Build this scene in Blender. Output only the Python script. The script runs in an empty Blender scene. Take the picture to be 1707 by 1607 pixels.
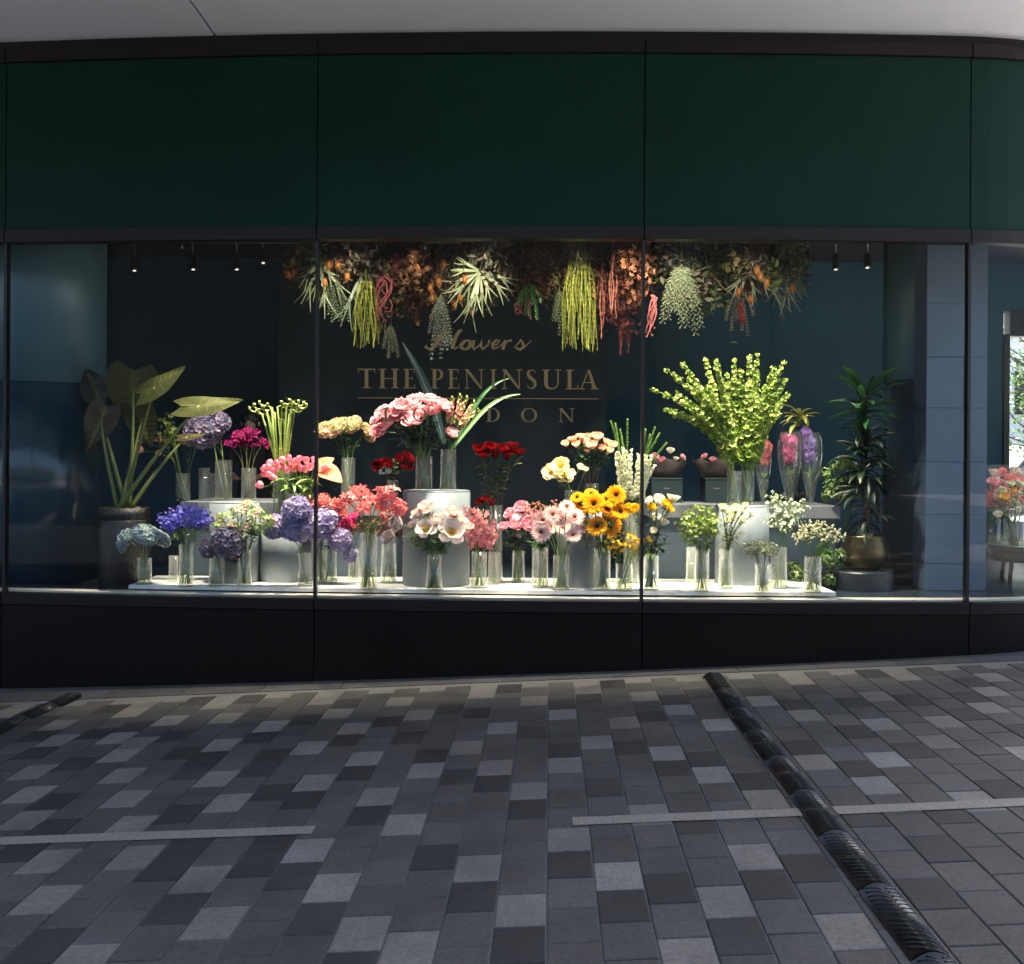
import bpy, math, random
from mathutils import Vector, Matrix, Quaternion, noise
R = math.radians
rnd = random.Random(7)
scene = bpy.context.scene
C = scene.collection

# ------------------------------------------------------------------ camera
F, CX, CY, RO, EYE = 1750.0, 853.5, 764.5, 0.0065, 1.72   # focal length (px of a 1707 px wide frame), principal point, roll, eye height
cd = bpy.data.cameras.new('camera')
cam = bpy.data.objects.new('camera', cd); C.objects.link(cam)
cd.sensor_fit = 'HORIZONTAL'; cd.sensor_width = 36.0
cd.lens = 36.0 * F / 1707.0
cd.shift_y = (CY - 803.5) / 1707.0
cd.clip_start = 0.05; cd.clip_end = 2000
cam.location = (0, 0, EYE)
cam.rotation_euler = (R(90), -RO, 0)
scene.camera = cam
# ------------------------------------------------------------------ sky, sun, exposure
SUN_EL, SUN_AZ = R(52), R(18)          # azimuth measured from +Y towards +X
world = bpy.data.worlds.new('World'); scene.world = world; world.use_nodes = True
wn = world.node_tree.nodes; wl = world.node_tree.links
sky = wn.new('ShaderNodeTexSky'); sky.sky_type = 'NISHITA'; sky.sun_disc = False
sky.sun_elevation = SUN_EL; sky.sun_rotation = SUN_AZ; sky.air_density = 0.9; sky.dust_density = 4.6; sky.ozone_density = 0.6
wn['Background'].inputs['Strength'].default_value = 0.12
wl.new(sky.outputs[0], wn['Background'].inputs['Color'])
sd = bpy.data.lights.new('sun', 'SUN'); sd.energy = 5.0; sd.angle = R(0.5); sd.color = (1, 0.95, 0.88)
sun = bpy.data.objects.new('sun', sd); C.objects.link(sun)
sdir = Vector((math.sin(SUN_AZ) * math.cos(SUN_EL), math.cos(SUN_AZ) * math.cos(SUN_EL), math.sin(SUN_EL)))
sun.rotation_euler = (-sdir).to_track_quat('-Z', 'Y').to_euler()
sun.location = (10, 30, 40)
vs = scene.view_settings
vs.view_transform = 'Standard'; vs.look = 'None'; vs.gamma = 1.0; vs.use_curve_mapping = False
vs.exposure = 2.32
scene.render.engine = 'CYCLES'
cy = scene.cycles
cy.use_denoising = True
cy.max_bounces = 8; cy.diffuse_bounces = 4; cy.glossy_bounces = 4; cy.transmission_bounces = 6; cy.transparent_max_bounces = 40
cy.caustics_reflective = False; cy.caustics_refractive = False
cy.sample_clamp_indirect = 6.0
SPOT = 128.0      # watts of one display spotlight

# ------------------------------------------------------------------ pixel <-> place
def ray(px, py):
    x, y = px - CX, py - CY
    c, s = math.cos(RO), math.sin(RO)
    return Vector(((c * x + s * y) / F, 1.0, -(-s * x + c * y) / F))
def at(px, py, Y): return ray(px, py) * Y + Vector((0, 0, EYE))
def on_z(px, py, z):
    r = ray(px, py); return r * ((z - EYE) / r.z) + Vector((0, 0, EYE))
SL = 0.0475                                    # the forecourt climbs to the right
def gz(x): return SL * max(-14, min(14, x))
def gnd(px, py):
    r = ray(px, py); return r * (EYE / (SL * r.x - r.z)) + Vector((0, 0, EYE))
def fac(x): return 8.33 + 0.0098 * (x - 1.35) ** 2 + (0.2 * (x - 3.66) ** 2 if x > 3.66 else 0.0)   # plan of the curved front

def srgb(r, g, b):
    f = lambda v: (v / 255 / 12.92) if v / 255 <= 0.04045 else ((v / 255 + 0.055) / 1.055) ** 2.4
    return (f(r), f(g), f(b))
def mix(a, b, t): return tuple(a[i] * (1 - t) + b[i] * t for i in range(3))
def vary(c, k=0.12, r=rnd):
    m = 1 + r.uniform(-k, k); return tuple(max(0, min(1, v * m * (1 + r.uniform(-k, k) * 0.4))) for v in c)

# ------------------------------------------------------------------ materials
MATS = {}
def mat(name, base=(0.5, 0.5, 0.5), rough=0.6, metal=0.0, attr=False, noise_scale=0, noise_amt=0.0, bump=0.0, bump_scale=40,
        transl=0.0, spec=0.5, coat=0.0, rand=0.0, emit=0.0, coords='Object', stretch=None, grain=0.0, blots=0.0):
    m = bpy.data.materials.new(name); m.use_nodes = True
    nt = m.node_tree; N = nt.nodes; L = nt.links
    p = N['Principled BSDF']; out = N['Material Output']
    p.inputs['Roughness'].default_value = rough; p.inputs['Metallic'].default_value = metal
    p.inputs['Specular IOR Level'].default_value = spec
    if coat: p.inputs['Coat Weight'].default_value = coat; p.inputs['Coat Roughness'].default_value = 0.08
    if attr:
        a = N.new('ShaderNodeAttribute'); a.attribute_name = 'Col'; col = a.outputs['Color']
    else:
        a = N.new('ShaderNodeRGB'); a.outputs[0].default_value = (*base, 1); col = a.outputs[0]
    tc = N.new('ShaderNodeTexCoord')
    vec = N.new('ShaderNodeNewGeometry').outputs['Position'] if coords == 'World' else tc.outputs[coords]
    if stretch:
        mp = N.new('ShaderNodeMapping'); mp.inputs['Scale'].default_value = stretch; L.new(vec, mp.inputs[0]); vec = mp.outputs[0]
    def scaled(col, fac_socket):
        mx = N.new('ShaderNodeMix'); mx.data_type = 'RGBA'; mx.blend_type = 'MULTIPLY'; mx.inputs['Factor'].default_value = 1
        L.new(col, mx.inputs['A']); L.new(fac_socket, mx.inputs['B']); return mx.outputs['Result']
    if noise_scale:
        n = N.new('ShaderNodeTexNoise'); n.inputs['Scale'].default_value = noise_scale; n.inputs['Detail'].default_value = 6
        n.inputs['Roughness'].default_value = 0.65
        L.new(vec, n.inputs['Vector'])
        mr = N.new('ShaderNodeMapRange'); mr.inputs['From Min'].default_value = 0.25; mr.inputs['From Max'].default_value = 0.75
        mr.inputs['To Min'].default_value = 1 - noise_amt; mr.inputs['To Max'].default_value = 1 + noise_amt
        L.new(n.outputs['Fac'], mr.inputs['Value']); col = scaled(col, mr.outputs[0])
    if rand:
        oi = N.new('ShaderNodeObjectInfo'); mr = N.new('ShaderNodeMapRange')
        mr.inputs['To Min'].default_value = 1 - rand; mr.inputs['To Max'].default_value = 1 + rand
        L.new(oi.outputs['Random'], mr.inputs['Value']); col = scaled(col, mr.outputs[0])
    if grain:
        g = N.new('ShaderNodeTexNoise'); g.inputs['Scale'].default_value = 48; g.inputs['Detail'].default_value = 8; g.inputs['Roughness'].default_value = 0.75; L.new(vec, g.inputs['Vector'])
        mr = N.new('ShaderNodeMapRange'); mr.inputs['From Min'].default_value = 0.3; mr.inputs['From Max'].default_value = 0.7; mr.inputs['To Min'].default_value = 1 - grain; mr.inputs['To Max'].default_value = 1 + grain
        L.new(g.outputs['Fac'], mr.inputs['Value']); col = scaled(col, mr.outputs[0])
    if blots:                                  # spilt drops and old gum, here and there
        g = N.new('ShaderNodeTexNoise'); g.inputs['Scale'].default_value = 5.5; g.inputs['Detail'].default_value = 5; g.inputs['Roughness'].default_value = 0.7; L.new(vec, g.inputs['Vector'])
        mr = N.new('ShaderNodeMapRange'); mr.inputs['From Min'].default_value = 0.66; mr.inputs['From Max'].default_value = 0.74; mr.inputs['To Min'].default_value = 1; mr.inputs['To Max'].default_value = 1 - blots
        L.new(g.outputs['Fac'], mr.inputs['Value']); col = scaled(col, mr.outputs[0])
    L.new(col, p.inputs['Base Color'])
    if bump:
        bn = N.new('ShaderNodeTexNoise'); bn.inputs['Scale'].default_value = bump_scale; bn.inputs['Detail'].default_value = 4
        L.new(vec, bn.inputs['Vector'])
        b = N.new('ShaderNodeBump'); b.inputs['Strength'].default_value = bump; b.inputs['Distance'].default_value = 0.01
        L.new(bn.outputs['Fac'], b.inputs['Height']); L.new(b.outputs[0], p.inputs['Normal'])
    if emit:
        L.new(col, p.inputs['Emission Color']); p.inputs['Emission Strength'].default_value = emit
    if transl:
        t = N.new('ShaderNodeBsdfTranslucent'); L.new(col, t.inputs['Color'])
        ms = N.new('ShaderNodeMixShader'); ms.inputs[0].default_value = transl
        L.new(p.outputs[0], ms.inputs[1]); L.new(t.outputs[0], ms.inputs[2]); L.new(ms.outputs[0], out.inputs[0])
    MATS[name] = m
    return m

def glass(name, tint, ior=1.45, rough=0.0, bump=0.0, bump_scale=60, gl=(1, 1, 1), body=0.0):
    """thin-walled glass: tinted see-through plus a fresnel mirror, and a trace of milkiness"""
    m = bpy.data.materials.new(name); m.use_nodes = True
    nt = m.node_tree; N = nt.nodes; L = nt.links; N.remove(N['Principled BSDF']); out = N['Material Output']
    t = N.new('ShaderNodeBsdfTransparent'); t.inputs[0].default_value = (*tint, 1)
    g = N.new('ShaderNodeBsdfGlossy'); g.inputs['Color'].default_value = (*gl, 1); g.inputs['Roughness'].default_value = rough
    lw = N.new('ShaderNodeLayerWeight'); lw.inputs['Blend'].default_value = 0.5          # Schlick reflectance, the same from both sides
    f0 = ((ior - 1) / (ior + 1)) ** 2
    pw = N.new('ShaderNodeMath'); pw.operation = 'POWER'; pw.inputs[1].default_value = 5.0; L.new(lw.outputs['Facing'], pw.inputs[0])
    f = N.new('ShaderNodeMath'); f.operation = 'MULTIPLY_ADD'; f.inputs[1].default_value = 1 - f0; f.inputs[2].default_value = f0; L.new(pw.outputs[0], f.inputs[0])
    if bump:
        tc = N.new('ShaderNodeTexCoord'); n = N.new('ShaderNodeTexVoronoi'); n.inputs['Scale'].default_value = bump_scale
        L.new(tc.outputs['Object'], n.inputs['Vector'])
        b = N.new('ShaderNodeBump'); b.inputs['Strength'].default_value = bump; b.inputs['Distance'].default_value = 0.01
        L.new(n.outputs['Distance'], b.inputs['Height']); L.new(b.outputs[0], g.inputs['Normal']); L.new(b.outputs[0], lw.inputs['Normal'])
    s = N.new('ShaderNodeMixShader'); L.new(f.outputs[0], s.inputs[0]); L.new(t.outputs[0], s.inputs[1]); L.new(g.outputs[0], s.inputs[2])
    last = s.outputs[0]
    if body:
        d = N.new('ShaderNodeBsdfDiffuse'); d.inputs[0].default_value = (0.75, 0.8, 0.78, 1)
        s2 = N.new('ShaderNodeMixShader'); s2.inputs[0].default_value = body
        L.new(last, s2.inputs[1]); L.new(d.outputs[0], s2.inputs[2]); last = s2.outputs[0]
    L.new(last, out.inputs[0]); MATS[name] = m
    return m

mat('petal', attr=True, rough=0.7, transl=0.32, spec=0.12, noise_scale=30, noise_amt=0.10)
mat('leaf', attr=True, rough=0.42, transl=0.22, spec=0.45, noise_scale=14, noise_amt=0.25)
mat('stem', attr=True, rough=0.5, noise_scale=20, noise_amt=0.25)
mat('dried', attr=True, rough=0.85, transl=0.12, noise_scale=25, noise_amt=0.35, spec=0.2)
mat('sett', attr=True, rough=0.72, noise_scale=1.9, noise_amt=0.34, bump=0.5, bump_scale=170, rand=0.13, coords='World', spec=0.4, grain=0.36, blots=0.5)
mat('bronze', (0.0145, 0.0112, 0.0115), 0.45, 0.0, noise_scale=2.2, noise_amt=0.18, spec=0.22)
mat('base_dark', (0.0078, 0.006, 0.0058), 0.42, 0.0, noise_scale=1.4, noise_amt=0.25, spec=0.16)
mat('green_panel', (0.0036, 0.0265, 0.0205), 0.55, noise_scale=1.1, noise_amt=0.16, spec=0.12)
mat('black_gap', (0.004, 0.004, 0.004), 0.8)
mat('soffit', (0.74, 0.78, 0.84), 0.7, noise_scale=0.8, noise_amt=0.05)
mat('gold', (0.27, 0.19, 0.065), 0.55, 0.25)
mat('teal_wall', (0.006, 0.056, 0.088), 0.7, noise_scale=0.7, noise_amt=0.2)
mat('dark_wall', (0.003, 0.018, 0.028), 0.7)
mat('ceiling', (0.010, 0.012, 0.016), 0.8)
mat('floor_in', (0.02, 0.03, 0.045), 0.25, noise_scale=3, noise_amt=0.3, stretch=(0.3, 2.5, 1))
mat('stone_cream', (0.62, 0.57, 0.48), 0.45, noise_scale=5, noise_amt=0.12)
mat('marble', (0.72, 0.71, 0.68), 0.3, noise_scale=3.0, noise_amt=0.28, stretch=(1, 2.5, 1))
mat('plinth', (0.17, 0.20, 0.22), 0.55, noise_scale=2.0, noise_amt=0.05, spec=0.5)
mat('counter_slab', (0.15, 0.16, 0.17), 0.4, noise_scale=6, noise_amt=0.12)
mat('counter_front', (0.05, 0.075, 0.10), 0.5, noise_scale=2, noise_amt=0.12)
mat('reflection_pale', (0.075, 0.16, 0.195), 0.35, noise_scale=1.5, noise_amt=0.1)  # paler upper tone is a window reflection put into the colour
mat('reflection_dark', (0.02, 0.05, 0.07), 0.16, noise_scale=1.5, noise_amt=0.2)
mat('reflected_stone', (0.085, 0.12, 0.175), 0.6, noise_scale=4, noise_amt=0.08, rand=0.06)
mat('dim_ground', (0.05, 0.05, 0.052), 0.85, noise_scale=2, noise_amt=0.2)
mat('mortar', (0.15, 0.138, 0.122), 0.9, noise_scale=60, noise_amt=0.4, bump=0.3, bump_scale=200)
mat('ground', (0.42, 0.40, 0.38), 0.85, noise_scale=0.6, noise_amt=0.25)
mat('paint', (0.235, 0.205, 0.165), 0.75, noise_scale=30, noise_amt=0.5, stretch=(9, 0.6, 1))
mat('rubber', (0.012, 0.012, 0.0125), 0.34, noise_scale=18, noise_amt=0.7, spec=0.5)
mat('yellow_glue', (0.28, 0.2, 0.02), 0.6)
mat('pot_dark', (0.012, 0.012, 0.014), 0.45, bump=0.9, bump_scale=45, noise_scale=50, noise_amt=0.5)
mat('brass', (0.085, 0.065, 0.032), 0.3, 0.85, noise_scale=5, noise_amt=0.45)
mat('moss', (0.16, 0.11, 0.02), 0.95, noise_scale=25, noise_amt=0.5, bump=0.8, bump_scale=40)
mat('soil', (0.02, 0.014, 0.01), 0.95)
mat('black_metal', (0.006, 0.006, 0.007), 0.5)
mat('grey_metal', (0.16, 0.15, 0.14), 0.45, 0.6)
mat('lens_glow', (1.0, 0.9, 0.75), 0.4, emit=0.2)
mat('box_teal', (0.003, 0.014, 0.016), 0.5)
mat('paper_brown', (0.055, 0.042, 0.038), 0.85, noise_scale=9, noise_amt=0.3)
mat('cloth_black', (0.006, 0.006, 0.007), 0.85)
mat('skin', (0.42, 0.23, 0.16), 0.5)
mat('hair', (0.008, 0.005, 0.005), 0.45, noise_scale=60, noise_amt=0.4)
mat('eye', (0.02, 0.012, 0.01), 0.2)
mat('table_green', (0.008, 0.04, 0.035), 0.3)
mat('opposite', (0.018, 0.018, 0.02), 0.6, noise_scale=0.4, noise_amt=0.2)
mat('pale_wall', (0.62, 0.64, 0.66), 0.8, noise_scale=0.6, noise_amt=0.06)
mat('bark', (0.06, 0.045, 0.035), 0.9, noise_scale=12, noise_amt=0.4)
mat('car_paint', (0.012, 0.014, 0.02), 0.25, coat=0.6)
mat('car_glass', (0.01, 0.012, 0.014), 0.05)
mat('tyre', (0.01, 0.01, 0.01), 0.8)
mat('rim', (0.4, 0.4, 0.42), 0.3, 0.9)
mat('socket', (0.45, 0.46, 0.47), 0.5)
mat('stand_dark', (0.012, 0.02, 0.028), 0.4)
glass('shop_glass', (0.96, 0.985, 0.98), ior=1.19)
glass('vase_glass', (0.965, 0.975, 0.965), ior=1.7, rough=0.03, bump=0.3, bump_scale=75, body=0.012)
glass('smooth_glass', (0.96, 0.975, 0.98), ior=1.6, rough=0.02, body=0.012)
glass('water', (0.90, 0.92, 0.78), ior=1.25, rough=0.0)

# ------------------------------------------------------------------ mesh builder
class MB:
    def __init__(s): s.v = []; s.f = []; s.c = []
    def add(s, vs_, fs, col):
        o = len(s.v); s.v += [tuple(p) for p in vs_]
        if isinstance(col, list): s.c += col
        else: s.c += [col] * len(vs_)
        s.f += [tuple(i + o for i in f) for f in fs]
    def box(s, x0, x1, y0, y1, z0, z1, col=(1, 1, 1)):
        s.add([(x0,y0,z0),(x1,y0,z0),(x1,y1,z0),(x0,y1,z0),(x0,y0,z1),(x1,y0,z1),(x1,y1,z1),(x0,y1,z1)],
              [(0,3,2,1),(4,5,6,7),(0,1,5,4),(1,2,6,5),(2,3,7,6),(3,0,4,7)], col)
    def tube(s, pts, rad, sides=6, col=(0.1, 0.2, 0.03), col2=None, cap=True):
        n = len(pts)
        if not isinstance(rad, (list, tuple)): rad = [rad] * n
        vs_ = []; cs = []
        prev = None
        for i, p in enumerate(pts):
            d = (pts[min(i + 1, n - 1)] - pts[max(i - 1, 0)])
            d = d.normalized() if d.length > 1e-9 else Vector((0, 0, 1))
            if prev is None:
                a = d.orthogonal().normalized()
            else:
                a = prev - d * prev.dot(d); a = a.normalized() if a.length > 1e-6 else d.orthogonal().normalized()
            prev = a; b = d.cross(a)
            cc = col if col2 is None else mix(col, col2, i / max(1, n - 1))
            for k in range(sides):
                t = 2 * math.pi * k / sides
                vs_.append(p + (a * math.cos(t) + b * math.sin(t)) * rad[i]); cs.append(cc)
        fs = [(i * sides + k, i * sides + (k + 1) % sides, (i + 1) * sides + (k + 1) % sides, (i + 1) * sides + k) for i in range(n - 1) for k in range(sides)]
        if cap: fs += [tuple(reversed(range(sides))), tuple(range((n - 1) * sides, n * sides))]
        s.add(vs_, fs, cs)
    def lathe(s, prof, sides=24, col=(1, 1, 1), cx=0, cy=0, close=False):
        """profile of (radius, height) from bottom to top"""
        n = len(prof); vs_ = []
        for r, z in prof:
            for k in range(sides):
                t = 2 * math.pi * k / sides; vs_.append((cx + r * math.cos(t), cy + r * math.sin(t), z))
        fs = [(i * sides + k, i * sides + (k + 1) % sides, (i + 1) * sides + (k + 1) % sides, (i + 1) * sides + k) for i in range(n - 1) for k in range(sides)]
        if close: fs += [((n - 1) * sides + k, (n - 1) * sides + (k + 1) % sides, (k + 1) % sides, k) for k in range(sides)]
        else: fs += [tuple(reversed(range(sides))), tuple(range((n - 1) * sides, n * sides))]
        s.add(vs_, fs, col)
    def ball(s, c, r, col, seg=8, rings=5, sq=(1, 1, 1)):
        vs_ = [Vector((c[0], c[1], c[2] - r * sq[2]))]
        for i in range(1, rings):
            a = math.pi * i / rings - math.pi / 2
            for k in range(seg):
                t = 2 * math.pi * k / seg
                vs_.append(Vector((c[0] + r * sq[0] * math.cos(a) * math.cos(t), c[1] + r * sq[1] * math.cos(a) * math.sin(t), c[2] + r * sq[2] * math.sin(a))))
        vs_.append(Vector((c[0], c[1], c[2] + r * sq[2])))
        fs = [(0, 1 + (k + 1) % seg, 1 + k) for k in range(seg)]
        for i in range(rings - 2):
            for k in range(seg):
                fs.append((1 + i * seg + k, 1 + i * seg + (k + 1) % seg, 1 + (i + 1) * seg + (k + 1) % seg, 1 + (i + 1) * seg + k))
        e = len(vs_) - 1; b = 1 + (rings - 2) * seg
        fs += [(b + k, b + (k + 1) % seg, e) for k in range(seg)]
        s.add(vs_, fs, col)
    def petal(s, M, L, W, a0=0.3, bend=0.5, cup=0.3, c0=(1, 1, 1), c1=(1, 1, 1), nt=4, ns=2, shape='round', ruffle=0.0, r=rnd):
        """petal/leaf patch growing along +Y of M, a0 = start elevation, bend = total change of elevation"""
        vs_ = []; cs = []; y = z = 0.0
        for i in range(nt + 1):
            t = i / nt
            if i:
                a = a0 + bend * (t - 0.5 / nt); y += L / nt * math.cos(a); z += L / nt * math.sin(a)
            a = a0 + bend * t
            ny, nz = -math.sin(a), math.cos(a)
            if shape == 'round': w = W * (0.22 + 0.78 * math.sin(min(1, t * 1.25) * math.pi / 2)) * (1 if t < 0.99 else 0.62)
            elif shape == 'point': w = W * max(0.06, math.sin(math.pi * min(1, 0.06 + 0.94 * t ** 0.8)))
            elif shape == 'strap': w = W * (0.75 + 0.25 * math.sin(math.pi * t)) * (1 if t < 0.7 else max(0.05, 1 - ((t - 0.7) / 0.3) ** 1.6))
            else: w = W * max(0.03, (1 - t) ** 0.7)
            for j in range(-ns, ns + 1):
                u = j / ns
                h = cup * w * u * u + (ruffle * L * r.uniform(-1, 1) if t > 0.4 else 0)
                vs_.append(M @ Vector((u * w, y + ny * h, z + nz * h)))
                cs.append(mix(c0, c1, t))
        k = 2 * ns + 1
        fs = [(i * k + j, i * k + j + 1, (i + 1) * k + j + 1, (i + 1) * k + j) for i in range(nt) for j in range(k - 1)]
        s.add(vs_, fs, cs)
    def mesh(s, name, m, smooth=True):
        me = bpy.data.meshes.new(name)
        me.from_pydata(s.v, [], s.f)
        at_ = me.color_attributes.new('Col', 'FLOAT_COLOR', 'POINT')
        flat = []
        for c in s.c: flat += [c[0], c[1], c[2], 1.0]
        at_.data.foreach_set('color', flat)
        if smooth: me.polygons.foreach_set('use_smooth', [True] * len(me.polygons))
        me.materials.append(MATS[m])
        me.update()
        return me
    def build(s, name, m, parent=None, smooth=True):
        return link(name, s.mesh(name, m, smooth), parent)

def link(name, me, parent=None):
    o = bpy.data.objects.new(name, me); C.objects.link(o)
    if parent is not None: o.parent = parent
    return o
def tag(o, label=None, cat=None, group=None, kind=None):
    if label: o['label'] = label
    if cat: o['category'] = cat
    if group: o['group'] = group
    if kind: o['kind'] = kind
    return o
def thing(name, label, cat, loc=(0, 0, 0), group=None):
    o = bpy.data.objects.new(name, None); C.objects.link(o); o.location = loc; o.empty_display_size = 0.1
    return tag(o, label, cat, group)
def bevel(o, w=0.004, seg=2):
    b = o.modifiers.new('bevel', 'BEVEL'); b.width = w; b.segments = seg; b.limit_method = 'ANGLE'
    return o
def flat(o): 
    o.data.polygons.foreach_set('use_smooth', [False] * len(o.data.polygons)); return o
def rot_to(d, roll=0.0):
    """rotation taking +Z to d"""
    d = Vector(d).normalized(); q = Vector((0, 0, 1)).rotation_difference(d)
    return q @ Quaternion((0, 0, 1), roll)
# ================================================================== THE SETTING
ZS, ZB, ZGT, ZGB, ZL, ZSILL, ZJ = 5.143, 5.06, 4.955, 3.575, 3.472, 0.589, 0.497
# ---- ground: one sheet, climbing gently to the right, level again far out
mb = MB(); xs = [-400, -60, -14, 14, 60, 400]
for i, x in enumerate(xs):
    for y in (-300, 500): mb.v.append((x, y, gz(x) - 0.016)); mb.c.append((1, 1, 1))
mb.f = [(2 * i, 2 * i + 2, 2 * i + 3, 2 * i + 1) for i in range(len(xs) - 1)]
ground = tag(mb.build('ground', 'ground', smooth=False), kind='structure')

mb = MB(); mb.add([(-60, -15.9, gz(-60) - .010), (-14, -15.9, gz(-14) - .010), (13.9, -15.9, gz(13.9) - .010), (13.9, .88, gz(13.9) - .010), (-14, .88, gz(-14) - .010), (-60, .88, gz(-60) - .010)], [(0, 1, 4, 5), (1, 2, 3, 4)], (1, 1, 1))
tag(mb.build('reflection_dimmer', 'dim_ground', smooth=False), kind='structure')  # unseen dark sheet, added so the glass mirrors less sunlit ground
# ---- paving: sloping forecourt laid with setts in running columns
PW, PL, SK = 0.1945, 0.2865, 0.036      # column width, sett length, lean of the columns
mb = MB(); mb.add([(-7, 0.9, gz(-7) - 0.007), (7.5, 0.9, gz(7.5) - 0.007), (7.5, 9.3, gz(7.5) - 0.007), (-7, 9.3, gz(-7) - 0.007)], [(0, 1, 2, 3)], (1, 1, 1))
pave = tag(mb.build('pavement', 'mortar', smooth=False), kind='structure')
TONES = {'mid': (0.070, 0.064, 0.057), 'light': (0.180, 0.161, 0.135), 'dark': (0.034, 0.0312, 0.028)}
def grey(c, k): m = 1 + rnd.uniform(-k, k); w = 1 + rnd.uniform(-.03, .03); return (c[0] * m * w, c[1] * m, c[2] * m / w)
marks = {}
def cell(px, py):
    p = gnd(px, py); k = math.floor((p.x - SK * p.y + 0.002) / PW)
    v0 = 3.714 + 0.005 * 0 if k % 2 == 0 else 3.5715
    n = math.floor((p.y + 0.0 * p.x - v0) / PL); return k, n
LD = [((0,1120), [(385,160),(710,177),(785,130),(1110,148),(1395,110),(1607,133),(885,215),(1145,212),(1355,255),(640,295),(280,275),(265,353),(645,375),(1120,338),(1540,358),(1655,200),(30,183)],
       [(545,200),(720,242),(915,288),(940,370),(1300,305),(1310,185),(1525,225),(1260,123),(1020,125),(60,205),(215,130),(200,252),(185,328),(460,322),(150,410),(1000,435),(1330,435),(1680,150),(1690,335)]),
      ((560,1110), [(330,172),(420,238),(720,140),(975,172),(980,100),(1235,122),(1110,240),(105,298),(820,303),(645,397),(165,427),(1275,377),(1410,282),(1505,152),(1615,420),(60,222),(1660,222)],
       [(85,178),(855,110),(700,228),(560,212),(1105,192),(1240,163),(960,325),(260,265),(365,342),(1545,250),(1640,172),(1445,400),(1115,410),(480,420),(75,352),(1360,92)]),
      ((1127,1070), [(30,337),(60,187),(315,178),(600,195),(965,272),(1000,402),(630,363),(205,410),(1100,172),(1295,388),(1275,490),(1525,172),(1515,243),(1515,320),(420,298),(1640,525),(1000,548)],
       [(100,260),(370,250),(570,315),(635,238),(860,302),(1135,287),(870,440),(1145,527),(1440,200),(1415,272),(1400,352),(610,515),(955,160),(120,550),(1650,425),(20,290)]),
      ((0,1250), [(630,10),(655,90),(1090,118),(135,130),(120,243),(670,200),(1140,232),(1565,145),(680,325),(110,365),(1540,455),(680,470)],
       [(165,30),(350,92),(560,160),(970,85),(1290,78),(915,8),(1355,188),(1505,227),(920,277),(205,285),(250,385),(1680,110),(140,460),(900,480),(1310,480)]),
      ((560,1250), [(150,35),(440,95),(215,220),(335,355),(785,85),(640,5),(945,198),(1120,72),(1620,25),(1530,290),(1140,440)],
       [(110,103),(465,25),(600,125),(770,162),(165,308),(940,285),(1120,15),(1310,185),(1450,8),(1640,90),(500,475),(1690,390)]),
      ((1127,1240), [(1030,70),(175,150),(690,90),(985,200),(445,270),(1300,10),(1430,250),(20,50),(370,510)],
       [(135,75),(380,180),(610,25),(890,120),(1150,30),(1590,210),(1335,350),(1240,490),(100,410),(940,375),(35,120)]),
      ((0,1407), [(160,140),(150,310),(690,35),(1010,135),(1070,345),(1510,30),(1620,190),(430,500),(1680,430)],
       [(100,5),(290,205),(220,430),(860,70),(890,270),(1270,70),(1430,130),(1560,340),(1640,560)]),
      ((560,1407), [(60,190),(130,415),(690,110),(370,500),(910,315),(1140,15),(1390,150),(1660,540)],
       [(10,310),(480,55),(665,250),(900,490),(1150,95),(1410,300),(1620,225),(100,545)]),
      ((1127,1407), [(380,60),(240,285),(860,425),(90,520)], [(30,215),(460,195),(320,450),(650,115),(1290,40),(1240,230)])]
for org, li, da in LD:                      # where the photograph shows pale and dark setts
    for x, y in li: marks[cell(org[0] + x / 2.943, org[1] + y / 2.943)] = 'light'
    for x, y in da: marks.setdefault(cell(org[0] + x / 2.943, org[1] + y / 2.943), 'dark')
def sett_mesh(mb, k, n, tone, x0=None, y0=None, jit=0.0):
    """one bevelled sett, leaning with its column and sloping with the ground; local to its own corner"""
    j, bv = 0.0035, 0.004
    vs_ = []
    for (a, b, h) in ((j, j, -0.014), (PW - j, j, -0.014), (PW - j, PL - j, -0.014), (j, PL - j, -0.014),
                      (j, j, -0.003), (PW - j, j, -0.003), (PW - j, PL - j, -0.003), (j, PL - j, -0.003),
                      (j + bv, j + bv, 0), (PW - j - bv, j + bv, 0), (PW - j - bv, PL - j - bv, 0), (j + bv, PL - j - bv, 0)):
        xx = a + SK * b
        X = xx + (x0 or 0); Y = b + (y0 or 0)
        vs_.append((X, Y, SL * X + h + jit))
    fs = [(8, 9, 10, 11)]
    for q in range(4):
        r_ = (q + 1) % 4; fs += [(q, r_, 4 + r_, 4 + q), (4 + q, 4 + r_, 8 + r_, 8 + q)]
    mb.add(vs_, fs, tone)
cells = []
for k in range(-36, 38):
    v0 = 3.714 if k % 2 == 0 else 3.5715
    for n in range(-9, 16):
        y0 = v0 + n * PL; x0 = -0.002 + k * PW + SK * y0
        if y0 < 1.0 or y0 + PL > 8.10: continue
        if abs(x0) > 6.9: continue
        if (k, n) in marks: tone = marks[(k, n)]
        else:
            xc, yc = x0 + 0.1, y0 + 0.14
            seen = abs(xc / yc) < 0.5 and yc > 3.4
            q = rnd.random(); tone = 'mid' if seen else ('light' if q < 0.2 else 'dark' if q < 0.4 else 'mid')
        u = abs((x0 + 0.1) / (y0 + 0.14)); vis = u < 0.5 and y0 + PL > 3.45
        cells.append((0 if vis else 1, y0 if vis else 99, k, n, x0, y0, tone))
cells.sort()
sett_me = {}
for i, t in enumerate(('mid', 'light', 'dark')):
    for q in range(3 if t == 'mid' else 2):
        m_ = MB(); sett_mesh(m_, 0, 0, grey(TONES[t], 0.12)); sett_me.setdefault(t, []).append(m_.mesh('paving_sett', 'sett', smooth=False))
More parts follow.
